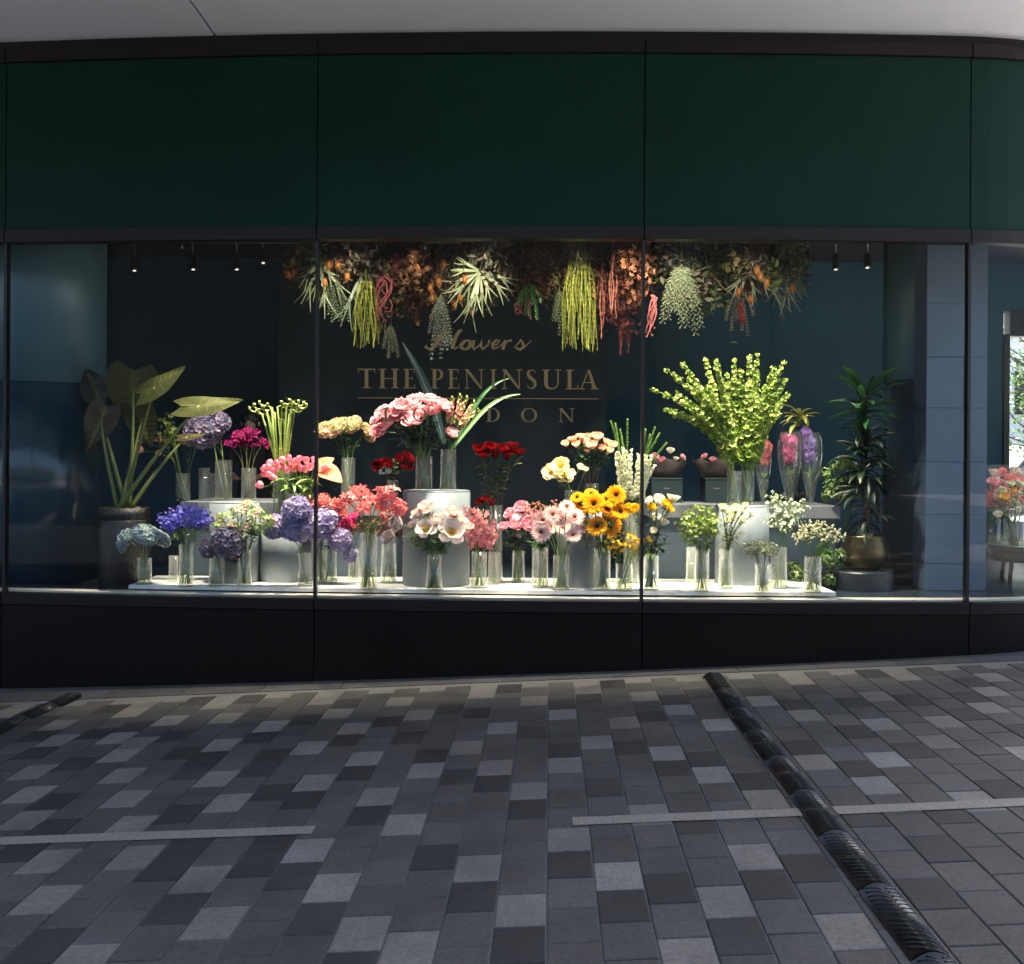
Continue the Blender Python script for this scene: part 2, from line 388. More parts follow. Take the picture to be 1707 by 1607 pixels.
far = MB()
for i, (hid, _, k, n, x0, y0, tone) in enumerate(cells):
    if i < 300:
        o = link('paving_sett', rnd.choice(sett_me[tone]), pave); o.location = (x0, y0, SL * x0 + rnd.uniform(-0.0015, 0.0012))
    else:
        sett_mesh(far, k, n, grey(TONES[tone], 0.16), x0, y0, rnd.uniform(-0.0015, 0.0012))
o = far.build('outer_setts', 'sett', pave, smooth=False); tag(o, kind='stuff')
mb = MB()                                   # long plain slabs against the foot of the wall
x = -6.9
while x < 7.2:
    w = 0.62; m_ = MB(); a, b = x + 0.003, x + w - 0.003
    pts = []
    for (q, yy) in ((a, 8.118), (b, 8.118), (b, fac(b) + 0.12), (a, fac(a) + 0.12)): pts.append((q, yy))
    m_.add([(q, yy, gz(q) - 0.014) for q, yy in pts] + [(q, yy, gz(q) - 0.001) for q, yy in pts],
           [(4, 5, 6, 7), (0, 1, 5, 4), (1, 2, 6, 5), (2, 3, 7, 6), (3, 0, 4, 7)], grey((0.072, 0.069, 0.066), 0.12))
    m_.build('edge_slab', 'sett', pave, smooth=False); x += w
# ---- painted bay lines
def stripe(x0, x1, yc, w, kink=0.0):
    m_ = MB(); n = 14
    for i in range(n + 1):
        q = x0 + (x1 - x0) * i / n
        for s_ in (-1, 1):
            yy = yc(q) + s_ * w / 2 + rnd.uniform(-0.003, 0.003); m_.v.append((q, yy, gz(q) + 0.0035)); m_.c.append((1, 1, 1))
    m_.f = [(2 * i, 2 * i + 2, 2 * i + 3, 2 * i + 1) for i in range(n)]
    tag(m_.build('road_marking', 'paint', smooth=False), kind='structure')
stripe(0.297, 1.415, lambda q: 4.935, 0.108); stripe(1.53, 6.5, lambda q: 4.935 + 0.012 * (q - 1.4), 0.108)
stripe(-6.5, -0.925, lambda q: 4.965 - 0.015 * (q + 0.9), 0.108)
# ---- rubber cable ramps lying along the columns
def ramp(px_pts, label, first_n=None):
    """list of joint pixels along the crest, far to near"""
    g = [gnd(*p) for p in px_pts]
    root = thing('cable_ramp', label, 'cable ramp', g[0], 'rubber cable ramps on the forecourt')
    W_, H_ = 0.074, 0.036
    for i in range(len(g) - 1):
        a, b = g[i + 1], g[i]                       # near -> far
        d = (b - a); Ln = d.length; d.normalize(); sx = Vector((0, 0, 1)).cross(d).normalized(); up = d.cross(sx); up = up if up.z > 0 else -up
        base = a - root.location
        m_ = MB(); secs = [0.006, Ln - 0.006] if i else [0.006, Ln - 0.09, Ln - 0.03, Ln - 0.006]
        hs = [1, 1] if i else [1, 1, 0.75, 0.25]
        P = 9
        prof = [(-1 + 2 * j / (P - 1)) for j in range(P)]
        for s_, hh in zip(secs, hs):
            for u in prof: m_.v.append(tuple(base + d * s_ + sx * (u * W_) + up * (0.001 + H_ * hh * math.cos(u * math.pi / 2) ** 0.8))); m_.c.append((1, 1, 1))
            for u in (1, -1): m_.v.append(tuple(base + d * s_ + sx * (u * W_) + up * (-0.004))); m_.c.append((1, 1, 1))
        Q = P + 2
        for q in range(len(secs) - 1):
            for j in range(Q): m_.f.append((q * Q + j, q * Q + (j + 1) % Q, (q + 1) * Q + (j + 1) % Q, (q + 1) * Q + j))
        m_.f += [tuple(range(Q)), tuple(reversed(range((len(secs) - 1) * Q, len(secs) * Q)))]
        seg = m_.build('ramp_segment', 'rubber', root)
        t_ = MB(); nr = 15                          # raised herringbone tread
        for side in (-1, 1):
            for half in (0, 1):
                for r_ in range(nr // 2):
                    s0 = (0.03 + (half * 0.48 + 0.44 * r_ / (nr // 2))) * Ln
                    pts = []
                    for q in range(5):
                        u = side * (0.12 + 0.72 * q / 4); s1 = s0 + (0.05 if half == (0 if side > 0 else 1) else -0.02 if side < 0 else 0.05) * (q / 4)
                        if s1 < 0.012 or s1 > Ln - 0.012: continue
                        pts.append(base + d * s1 + sx * (u * W_) + up * (0.002 + H_ * math.cos(u * math.pi / 2) ** 0.8))
                    if len(pts) > 1: t_.tube(pts, 0.0038, 4, (1, 1, 1))
        tr = t_.build('tread', 'rubber', seg); tr['kind'] = 'stuff'
        if i in (5, 6):
            for q in range(4):
                y_ = MB(); u = -0.75 + 0.12 * rnd.random(); y_.ball(base + d * Ln * (0.25 + .14 * q) + sx * (u * W_) + up * (0.003 + H_ * math.cos(u * math.pi / 2) ** 0.8), 0.004, (1, 1, 1), 6, 4)
                y_.build('yellow_blob', 'yellow_glue', seg)
ramp([(1188,1126.5),(1207.5,1153.3),(1231,1186.7),(1260,1223.7),(1297,1269.7),(1341,1326.6),(1392,1396),(1463,1486),(1556,1604),(1650,1725)], 'long black rubber cable ramp crossing the white bay line')
ramp([(126,1160),(86,1178),(36,1199.5),(-25,1227),(-100,1262)], 'short black rubber cable ramp end by the dark wall, beside pale setts')

# ---- the building: curved shop front under a pale soffit
bld = thing('shop_building', 'curved dark bronze shop front with green fascia panels and tall glazing', 'building', (0, 9, 0))
OFF = Vector((0, -9, 0))
def curved(mb, x0, x1, o0, o1, z0, z1, n=8, zfun=None):
    for i in range(n + 1):
        q = x0 + (x1 - x0) * i / n; y = fac(q) - 9
        zz = zfun(q) if zfun else z0
        mb.v += [(q, y + o0, zz), (q, y + o1, zz), (q, y + o1, z1), (q, y + o0, z1)]; mb.c += [(1, 1, 1)] * 4
    b = len(mb.v) - 4 * (n + 1)
    for i in range(n):
        for j in range(4): mb.f.append((b + i * 4 + j, b + i * 4 + (j + 1) % 4, b + (i + 1) * 4 + (j + 1) % 4, b + (i + 1) * 4 + j))
    mb.f += [(b, b + 3, b + 2, b + 1), (b + 4 * n, b + 4 * n + 1, b + 4 * n + 2, b + 4 * n + 3)]
ML = [-9.4, -6.8, -4.19, -1.58, 1.04, 3.66, 5.55, 7.4]
for i in range(len(ML) - 1):
    a, b, g = ML[i], ML[i + 1], 0.005
    m_ = MB(); curved(m_, a + g, b - g, 0.03, 0.07, ZGB + 0.004, ZGT - 0.004, 12); flat(m_.build('fascia_panel', 'green_panel', bld))
    m_ = MB(); curved(m_, a + g, b - g, 0.0, 0.09, ZGT, ZB, 12); flat(m_.build('top_band', 'bronze', bld))
    m_ = MB(); curved(m_, a + g, b - g, 0.0, 0.12, ZL, ZGB, 12); flat(m_.build('lintel_band', 'bronze', bld))
    m_ = MB(); curved(m_, a + g, b - g, -0.012, 0.10, ZJ + 0.004, ZSILL, 12); flat(m_.build('ledge', 'bronze', bld))
    m_ = MB(); curved(m_, a + g, b - g, 0.004, 0.09, 0, ZJ - 0.003, 12, zfun=lambda q: gz(q) - 0.06); flat(m_.build('base_panel', 'base_dark', bld))
    m_ = MB(); curved(m_, a + 0.012, b - 0.012, 0.050, 0.062, ZSILL - 0.02, ZL + 0.02, 12); m_.build('window_pane', 'shop_glass', bld, smooth=False)
    m_ = MB(); curved(m_, a + 0.001, b - 0.001, 0.101, 0.245, ZSILL - 0.06, ZSILL + 0.012, 12); flat(m_.build('window_sill', 'stone_cream', bld))
m_ = MB(); curved(m_, ML[0], ML[-1], 0.072, 0.16, ZGB - 0.02, ZS + 0.15, 60); flat(m_.build('fascia_backing', 'black_gap', bld))
m_ = MB(); curved(m_, ML[0], ML[-1], 0.092, 0.099, -0.6, ZSILL - 0.03, 60); flat(m_.build('base_backing', 'black_gap', bld))
for x in ML:
    m_ = MB(); m_.box(x - 0.0115, x + 0.0115, fac(x) - 9 + 0.030, fac(x) - 9 + 0.098, ZSILL + 0.001, ZL - 0.001); flat(m_.build('mullion', 'black_metal', bld))
J = at(353, 60, 8.46).x
for a, b in ((-16, J - 7.1), (J - 7.1, J), (J, J + 7.1), (J + 7.1, 4.75)):
    m_ = MB(); m_.box(a + 0.011, b - 0.011, -4.5, -0.05, ZS + 0.003, ZS + 0.10); flat(m_.build('soffit_panel', 'soffit', bld))
m_ = MB(); m_.box(-16, 4.75, -4.55, 12, ZS + 0.16, 10.5); flat(m_.build('upper_storeys', 'pale_wall', bld))
m_ = MB(); m_.box(-16, 4.75, -4.5, -0.05, ZS + 0.105, ZS + 0.155); flat(m_.build('soffit_backing', 'black_gap', bld))
m_ = MB(); m_.box(-16, -9.4, 0.15, 12, -1, ZS - 0.0); flat(m_.build('side_wall', 'base_dark', bld))

# ---- inside the shop
def struct(name, m, *boxes):
    m_ = MB()
    for b in boxes: m_.box(*b)
    return tag(flat(m_.build(name, m)), kind='structure')
ZF = 0.582
mb = MB(); n = 40                                  # shop floor up to the glazing
for i in range(n + 1):
    q = -9.4 + 16.8 * i / n; mb.v += [(q, fac(q) + 0.2, ZF), (q, 13.3, ZF)]; mb.c += [(1, 1, 1)] * 2
mb.f = [(2 * i, 2 * i + 2, 2 * i + 3, 2 * i + 1) for i in range(n)]
tag(mb.build('floor', 'floor_in', smooth=False), kind='structure')
mb = MB()
for i in range(n + 1):
    q = -9.4 + 16.8 * i / n; mb.v += [(q, fac(q) + 0.165, 4.22), (q, 13.3, 4.22)]; mb.c += [(1, 1, 1)] * 2
mb.f = [(2 * i, 2 * i + 1, 2 * i + 3, 2 * i + 2) for i in range(n)]
tag(mb.build('ceiling', 'ceiling', smooth=False), kind='structure')
XW0, XW1 = 6.17, 8.0
struct('wall_back', 'teal_wall', (-9.5, XW0, 13.2, 13.4, 0, 4.4), (XW0, 8.4, 13.2, 13.4, 3.62, 4.4), (XW0, 8.4, 13.2, 13.4, 0, 0.9))
struct('wall_left', 'teal_wall', (-9.6, -9.4, 9.4, 13.4, 0, 4.4))
mb = MB(); mb.add([(7.4, fac(7.4) + 0.03, 0), (8.4, 13.4, 0), (8.4, 13.4, 4.4), (7.4, fac(7.4) + 0.03, 4.4)], [(0, 1, 2, 3)], (1, 1, 1))
tag(mb.build('wall_right', 'teal_wall', smooth=False), kind='structure')
a, b = at(465, 600, 11.9).x, at(1010, 600, 11.9).x
struct('partition', 'dark_wall', (a, b, 11.9, 12.0, ZF, 4.2))
wd = thing('back_window', 'dark framed window opening onto the bright street behind the round table', 'window', (XW0, 13.2, 0.9))
for (x0, x1, z0, z1) in ((0, 0.07, 0, 2.42), (1.76, 1.83, 0, 2.42), (0.07, 1.76, 0, 0.07), (0.07, 1.76, 2.40, 2.72), (0.9, 0.95, 0.07, 2.40)):
    m_ = MB(); m_.box(x0, x1, -0.03, 0.14, z0, z1); flat(m_.build('window_frame', 'black_metal', wd))
m_ = MB(); m_.box(0.06, 1.77, 0.05, 0.06, 0.06, 2.41); flat(m_.build('pane', 'shop_glass', wd))
# columns and pier standing in for pillars mirrored in the glass
def column(label, cxw, cyw, r, zsplit):
    o = thing('column', label, 'column', (cxw, cyw, ZF), 'round columns standing in for reflections')
    m_ = MB(); m_.lathe([(r, 0), (r, zsplit - ZF - 0.004)], 48); m_.build('lower_reflection', 'reflection_dark', o)
    m_ = MB(); m_.lathe([(r + 0.006, zsplit - ZF), (r + 0.006, 4.2 - ZF)], 48); m_.build('upper_reflection', 'reflection_pale', o)
    return o
Yc = 9.55
xl, xr = at(-40, 630, Yc).x, at(155, 630, Yc).x
column('round column with a glass reflection painted in two tones, beside the big leaved potted plant', (xl + xr) / 2, Yc + 0.2, (xr - xl) / 2 * 1.0, at(80, 635, Yc - .3).z)
xl = at(1481, 630, 9.75).x
column('round column with a glass reflection painted in two tones, between the tall leafy plant and the pier', xl + 0.42, 9.75 + 0.1, 0.41, at(1510, 630, 9.5).z)
pr = thing('reflected_pier', 'pale blue grey block pier standing in for a reflection in the glass, right of the round column', 'pier', (at(1592, 800, 9.25).x, 9.25, ZF))  # solid pier modelled in place of a stone pillar reflected in the pane
px0, px1 = at(1543, 800, 9.25).x - pr.location.x, at(1645, 800, 9.25).x - pr.location.x
zz = [ZF] + [at(1580, y, 9.25).z for y in (940, 858, 770, 680, 595, 505)] + [4.2]
for i in range(len(zz) - 1):
    cuts = [px0, px1] if i % 2 else [px0, px0 + (px1 - px0) * 0.62, px1]
    for a, b in zip(cuts[:-1], cuts[1:]):
        m_ = MB(); m_.box(a + 0.0015, b - 0.0015, 0, 0.35, zz[i] - ZF + 0.001, zz[i + 1] - ZF - 0.001)
        bevel(flat(m_.build('reflected_block', 'reflected_stone', pr)), 0.003, 1)
m_ = MB(); m_.box(px0 + 0.01, px1 - 0.01, 0.008, 0.34, 0, 4.2 - ZF); flat(m_.build('core', 'black_gap', pr))

# ---- street glimpsed through the back window
po = thing('pale_building', 'pale sunlit building across the street behind the shop', 'building', (22, 46, 0.6))
m_ = MB(); m_.box(-12, 16, 0, 8, 0, 12); flat(m_.build('wall', 'pale_wall', po))
for q in range(5):
    for z in (3.2, 6.6):
        m_ = MB(); m_.box(-10 + q * 5, -8 + q * 5, -0.06, -0.01, z, z + 1.9); w = flat(m_.build('window', 'car_glass', po))
        m_ = MB(); m_.box(-10.15 + q * 5, -7.85 + q * 5, -0.2, -0.07, z - 0.15, z - 0.02); flat(m_.build('sill', 'stone_cream', w))
ob = thing('dim_reflection_block', 'unseen dark low building across the forecourt, added to keep the glass reflections dim', 'building', (0, -16, 0))  # added behind the camera; its dark face holds down reflections in the glass
m_ = MB(); m_.box(-42, 22, -10, 0, -2, 9.5); flat(m_.build('wall', 'opposite', ob))
for q in range(0, 12):
    m_ = MB(); m_.box(-36 + q * 4.6, -33.2 + q * 4.6, 0.01, 0.06, 1, 3.6); flat(m_.build('window', 'car_glass', ob))
    m_ = MB(); m_.box(-37.2 + q * 4.6, -36.6 + q * 4.6, 0.01, 0.3, -1, 9.0); flat(m_.build('pilaster', 'opposite', ob))
def street_tree(x, y, z, h, label):
    t = thing('street_tree', label, 'tree', (x, y, z))
    m_ = MB(); pts = [Vector((0.06 * math.sin(i), 0.05 * math.cos(2 * i), h * 0.6 * i / 6)) for i in range(7)]
    m_.tube(pts, [0.12 - 0.012 * i for i in range(7)], 8, (1, 1, 1)); tr = m_.build('trunk', 'bark', t)
    cr = MB(); b_ = MB()
    for i in range(46):
        a = rnd.uniform(0, 6.28); e = rnd.uniform(0.1, 1.2); L_ = rnd.uniform(0.8, 1.9) * h / 5
        p0 = pts[rnd.randint(3, 6)]; d = Vector((math.cos(a) * math.cos(e), math.sin(a) * math.cos(e), math.sin(e)))
        bp = [p0 + d * L_ * q / 4 + Vector((rnd.uniform(-.06, .06), rnd.uniform(-.06, .06), 0.05 * q)) for q in range(5)]
        b_.tube(bp, [0.035, 0.025, 0.017, 0.01, 0.004], 5, (1, 1, 1))
        for q in range(60):
            p = bp[rnd.randint(1, 4)] + Vector((rnd.gauss(0, .2), rnd.gauss(0, .2), rnd.gauss(0, .16)))
            M = Matrix.Translation(p) @ rot_to((rnd.uniform(-1, 1), rnd.uniform(-1, 1), 1)).to_matrix().to_4x4()
            cr.petal(M, 0.11, 0.035, 0, 0.4, 0, vary((0.07, 0.15, 0.03), .3), vary((0.10, 0.19, 0.04), .3), 2, 1, 'point')
    b_.build('branches', 'bark', t); cr.build('crown', 'leaf', t)
street_tree(10.6, 20.5, 0.5, 4.6, 'young street tree seen through the back window')
def car(x, y, z, label):
    t = thing('parked_car', label, 'car', (x, y, z)); t.rotation_euler = (0, 0, R(8))
    prof = [(-2.2, .35), (-2.2, .75), (-2.05, .95), (-1.5, 1.02), (-0.9, 1.5), (0.6, 1.56), (1.5, 1.08), (2.1, .95), (2.25, .7), (2.25, .35)]
    m_ = MB(); n_ = len(prof)
    for s_ in (-1, 1):
        for (a, b) in prof: m_.v.append((a, s_ * (0.88 if b < 1.1 else 0.68), b)); m_.c.append((1, 1, 1))
    m_.f = [tuple(range(n_)), tuple(reversed(range(n_, 2 * n_)))] + [(i, n_ + i, n_ + (i + 1) % n_, (i + 1) % n_) for i in range(n_)]
    bevel(m_.build('body', 'car_paint', t, smooth=False), 0.05, 3)
    for s_ in (-1, 1):
        for (q0, q1) in ((-1.15, -0.15), (-0.08, 0.95)):
            m_ = MB(); y1, y2 = s_ * 0.865, s_ * 0.71
            m_.add([(q0, y1, 1.08), (q1 + 0.15, y1, 1.08), (q1, y2, 1.46), (q0 + 0.3, y2, 1.46)], [(0, 1, 2, 3)], (1, 1, 1)); m_.build('side_window', 'car_glass', t, smooth=False)
        for q in (-1.4, 1.4):
            m_ = MB(); m_.lathe([(.2, -.1), (.33, -.1), (.35, -.05), (.35, .05), (.33, .1), (.2, .1)], 24); w = m_.build('wheel', 'tyre', t); w.rotation_euler = (R(90), 0, 0); w.location = (q, s_ * 0.82, 0.35)
            m_ = MB(); m_.lathe([(.19, -.102), (.2, -.05), (.2, .05), (.19, .102)], 16); r_ = m_.build('rim', 'rim', w)
        m_ = MB(); m_.ball((2.2, s_ * .62, .78), .12, (1, 1, 1), 8, 6, (0.5, 1.4, .7)); m_.build('headlight', 'rim', t)
car(12.9, 25, gz(12.9), 'dark parked car seen through the back window')
# ================================================================== DISPLAY FURNITURE
ZP = 0.648
pod = thing('display_platform', 'low white marble platform carrying the front row of vases', 'platform', (0, 8.6, ZF))
xa, xb = on_z(198, 980, ZP).x, on_z(1401, 990, ZP).x
cuts = [xa, on_z(671, 984, ZP).x, xb]
for a, b in zip(cuts[:-1], cuts[1:]):
    m_ = MB(); n = 10
    for i in range(n + 1):
        q = a + 0.001 + (b - a - 0.002) * i / n; y = fac(q) + 0.215 - 8.6
        for (yy, z) in ((y, 0.032), (.84, 0.032), (.84, ZP - ZF), (y, ZP - ZF)): m_.v.append((q, yy, z)); m_.c.append((1, 1, 1))
    for i in range(n):
        for j in range(4): m_.f.append((i * 4 + j, i * 4 + (j + 1) % 4, (i + 1) * 4 + (j + 1) % 4, (i + 1) * 4 + j))
    m_.f += [(0, 3, 2, 1), (4 * n, 4 * n + 1, 4 * n + 2, 4 * n + 3)]
    bevel(flat(m_.build('marble_slab', 'marble', pod)), 0.004)
m_ = MB(); m_.box(xa + 0.1, xb - 0.1, 0.2, 0.6, 0.002, 0.032); flat(m_.build('foot', 'black_gap', pod))
ZC = 1.312
def counter(x0, x1, label):
    o = thing('counter', label, 'counter', ((x0 + x1) / 2, 9.45, ZF)); h = (x1 - x0) / 2
    m_ = MB(); m_.box(-h, h, 0, 0.95, ZC - ZF - 0.115, ZC - ZF); bevel(flat(m_.build('slab', 'counter_slab', o)), 0.004)
    m_ = MB(); m_.box(-h + 0.03, h - 0.03, 0.04, 0.91, 0, ZC - ZF - 0.117); flat(m_.build('front', 'counter_front', o))
counter(at(300, 840, 9.45).x, at(664, 840, 9.45).x, 'grey topped counter behind the hydrangeas and curly stems')
counter(at(1084, 850, 9.45).x, at(1401, 850, 9.45).x, 'grey topped counter under the tall flute glasses and bonsai')
def plinth(x0, x1, yt, yb, label):
    f_ = on_z((x0 + x1) / 2, yb, ZP); r = (x1 - x0) / 2 / F * f_.y; r = r * (1 + r / f_.y); Y = f_.y + r
    top = at((x0 + x1) / 2, yt, Y - r * 0.6).z
    o = thing('plinth', label, 'plinth', (at((x0 + x1) / 2, yb, Y).x, Y, ZP), 'pale grey cylinder plinths')
    m_ = MB(); m_.lathe([(r, 0.001), (r, top - ZP - 0.012)], 56); m_.build('drum', 'plinth', o)
    m_ = MB(); m_.lathe([(r - 0.002, top - ZP - 0.0115), (r - 0.002, top - ZP - 0.004), (r - 0.007, top - ZP)], 56); flat(m_.build('top_disc', 'plinth', o))
    return dict(x=o.location.x, Y=Y, r=r, z=top)
PA = plinth(350, 431, 837, 974, 'grey cylinder plinth behind the dark purple hydrangea')
PB = plinth(433, 521, 868, 972, 'grey cylinder plinth behind the lilac hydrangeas, carrying the tulips')
PC = plinth(671, 783, 818, 980, 'wide tall grey cylinder plinth carrying pink peonies')
PD = plinth(928, 1003, 848, 981, 'grey cylinder plinth between the gerberas and sunflowers')
PE = plinth(1192, 1280, 843, 977, 'tall grey cylinder plinth carrying the green bell stems')

# ================================================================== FLOWERS: prototypes, facing +Z, about one unit in radius
Rz = lambda a: Matrix.Rotation(a, 4, 'Z')
def T(x, y, z): return Matrix.Translation((x, y, z))
def ring(mb, n, L, W, a0, bend, cup, c0, c1, r0=0.05, z0=0.0, ph=0.0, jit=0.08, shape='round', ruffle=0.0, nt=4, ns=2, cv=0.08):
    for i in range(n):
        a = ph + 2 * math.pi * i / n + rnd.uniform(-jit, jit)
        M = Rz(a) @ T(0, r0, z0)
        mb.petal(M, L * (1 + rnd.uniform(-jit, jit)), W * (1 + rnd.uniform(-jit, jit)), a0 + rnd.uniform(-jit, jit), bend + rnd.uniform(-jit, jit) * 2, cup, vary(c0, cv), vary(c1, cv), nt, ns, shape, ruffle)
PROTO = {}
def peony(key, cout, cin, open_=False, variants=3):
    for v in range(variants):
        b = MB()
        if open_:
            ring(b, 5, 1.15, 0.52, 0.0, 0.55, 0.35, cin, cout, ph=v, ruffle=0.05, nt=5)
            ring(b, 5, 1.0, 0.5, 0.3, 0.6, 0.35, cin, cout, ph=v + .6, ruffle=0.05, nt=5)
            for q in range(34):
                a = rnd.uniform(0, 6.28); e = rnd.uniform(0.5, 1.4); L = rnd.uniform(0.3, 0.5)
                d = Vector((math.cos(a) * math.cos(e), math.sin(a) * math.cos(e), math.sin(e)))
                b.tube([Vector((0, 0, .1)), d * L], [0.03, 0.05], 4, (0.75, 0.45, 0.03))
        else:
            ring(b, 7, 1.22, 0.56, -0.1, 1.35, 0.45, cin, cout, z0=-.05, ph=v, ruffle=0.05, nt=5, jit=.14)
            ring(b, 8, 1.1, 0.5, 0.3, 1.2, 0.4, cin, cout, ph=v + .4, ruffle=0.06, nt=5, jit=.14)
            ring(b, 9, 1.0, 0.4, 0.7, 0.8, 0.4, cin, cout, r0=.1, ph=v + .9, ruffle=0.08, jit=.16)
            ring(b, 9, 0.9, 0.32, 1.0, 0.45, 0.35, cin, cout, r0=.08, ph=v + .2, ruffle=0.1, jit=.18)
            ring(b, 6, 0.82, 0.26, 1.3, 0.25, 0.3, cin, mix(cin, cout, .6), r0=.04, ruffle=0.1, jit=.2)
        ring(b, 5, 0.5, 0.2, -0.2, 0.6, 0.2, (0.05, 0.11, 0.03), (0.07, 0.16, 0.04), z0=-.1, shape='point', nt=2, ns=1)
        PROTO.setdefault(key, []).append(b.mesh('bloom', 'petal'))
def rose(key, cout, cin, variants=3):
    for v in range(variants):
        b = MB()
        for i in range(23):
            t = i / 22; a = i * 2.4
            M = Rz(a) @ T(0, 0.04 + 0.16 * t, 0.12 * (1 - t))
            b.petal(M, 0.75 + 0.35 * t, 0.22 + 0.42 * t, 1.45 - 0.62 * t, 0.3 * (1 - t) + 0.1, 0.6, vary(mix(cin, cout, t), .1), vary(mix(cin, cout, min(1, t + .25)), .1), 4, 2, 'round', 0.03)
        ring(b, 5, 0.55, 0.14, -0.6, 0.5, 0.1, (0.04, 0.1, 0.02), (0.05, 0.12, 0.03), shape='point', nt=2, ns=1)
        PROTO.setdefault(key, []).append(b.mesh('bloom', 'petal'))
def tulip(key, c0, c1):
    for v in range(2):
        b = MB(); ring(b, 3, 2.0, 0.62, 0.35, 1.7, 0.5, c0, c1, nt=5, jit=.04); ring(b, 3, 1.95, 0.6, 0.55, 1.5, 0.5, c0, c1, ph=1.05, nt=5, jit=.04)
        PROTO.setdefault(key, []).append(b.mesh('bloom', 'petal'))
def daisy(key, cpet, cin, cdisc, n=26, W=0.105, disc=0.26):
    for v in range(3):
        b = MB(); ring(b, n, 0.86, W, 0.03, -0.08, 0.2, cin, cpet, r0=disc * .7, jit=.07, shape='point', ns=1, nt=3)
        ring(b, n - 5, 0.76, W, 0.16, -0.12, 0.2, cin, cpet, r0=disc * .7, z0=.03, ph=.11, jit=.07, shape='point', ns=1, nt=3)
        ring(b, 18, 0.3, 0.06, 0.7, -0.3, 0.2, mix(cin, cdisc, .3), cin, r0=disc * .75, z0=.03, shape='strap', ns=1, nt=2)
        for i in range(46):
            rr = disc * math.sqrt(i / 46); a = i * 2.4
            b.ball((rr * math.cos(a), rr * math.sin(a), 0.07 - 0.04 * i / 46), 0.04, vary(mix(cdisc, cin, 0.35 * (i > 30)), .25), 5, 3)
        b.ball((0, 0, -0.03), disc, (0.04, 0.09, 0.02), 10, 5, (1, 1, .35))
        PROTO.setdefault(key, []).append(b.mesh('bloom', 'petal'))
def hydrangea(key, cols, n=120, variants=3, drop=-0.35):
    for v in range(variants):
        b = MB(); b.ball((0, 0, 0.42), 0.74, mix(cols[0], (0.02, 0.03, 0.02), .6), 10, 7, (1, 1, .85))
        for i in range(n):
            zc = 1 - (1 - drop) * (i + .5) / n; rr = math.sqrt(max(0, 1 - zc * zc)); a = i * 2.39996 + v
            d = Vector((rr * math.cos(a), rr * math.sin(a), zc)); p = Vector((d.x, d.y, d.z * 0.85 + 0.42)) * (0.92 + rnd.uniform(-.06, .08)); p.z += 0.02
            c = vary(rnd.choice(cols), .14); d2 = (d + Vector((rnd.gauss(0, .3), rnd.gauss(0, .3), rnd.gauss(0, .3)))).normalized()
            M = T(*p) @ rot_to(d2, rnd.uniform(0, 6)).to_matrix().to_4x4()
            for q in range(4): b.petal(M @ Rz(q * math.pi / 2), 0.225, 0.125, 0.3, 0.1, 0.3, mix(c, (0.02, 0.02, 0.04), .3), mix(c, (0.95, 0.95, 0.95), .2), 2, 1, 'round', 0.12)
        PROTO.setdefault(key, []).append(b.mesh('bloom', 'petal'))
def pompon(key, cols, n=90, L=0.42, W=0.13):
    for v in range(2):
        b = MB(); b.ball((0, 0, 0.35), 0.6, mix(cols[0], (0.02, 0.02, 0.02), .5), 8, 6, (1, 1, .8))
        for i in range(n):
            zc = 1 - 1.25 * (i + .5) / n; rr = math.sqrt(max(0, 1 - zc * zc)); a = i * 2.39996
            d = Vector((rr * math.cos(a), rr * math.sin(a), zc)); c = vary(rnd.choice(cols), .15)
            M = T(d.x * .58, d.y * .58, .35 + d.z * .5) @ rot_to(d.cross(Vector((rnd.uniform(-1, 1), rnd.uniform(-1, 1), .3))), rnd.uniform(0, 6)).to_matrix().to_4x4()
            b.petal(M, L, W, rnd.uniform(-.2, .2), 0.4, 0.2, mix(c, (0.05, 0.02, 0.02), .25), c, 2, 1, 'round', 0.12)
        PROTO.setdefault(key, []).append(b.mesh('bloom', 'petal'))
def umbel(key, cols, n=13, L=0.55, W=0.12):
    for v in range(3):
        b = MB()
        for i in range(n):
            zc = 1 - 0.95 * (i + .5) / n; rr = math.sqrt(max(0, 1 - zc * zc)); a = i * 2.39996 + v
            d = Vector((rr * math.cos(a), rr * math.sin(a), zc)); p = d * rnd.uniform(0.5, .72); c = vary(rnd.choice(cols), .14)
            b.tube([Vector((0, 0, 0)), p * 0.6 + Vector((0, 0, .04)), p], 0.025, 4, (0.1, 0.2, 0.05))
            M = T(*p) @ rot_to(d + Vector((rnd.gauss(0, .2), rnd.gauss(0, .2), 0)), rnd.uniform(0, 6)).to_matrix().to_4x4()
            for q in range(6): b.petal(M @ Rz(q * math.pi / 3), L, W, 1.0, -1.3, 0.2, mix(c, (1, .9, .85), .25), c, 3, 1, 'point', 0.05)
        PROTO.setdefault(key, []).append(b.mesh('bloom', 'petal'))

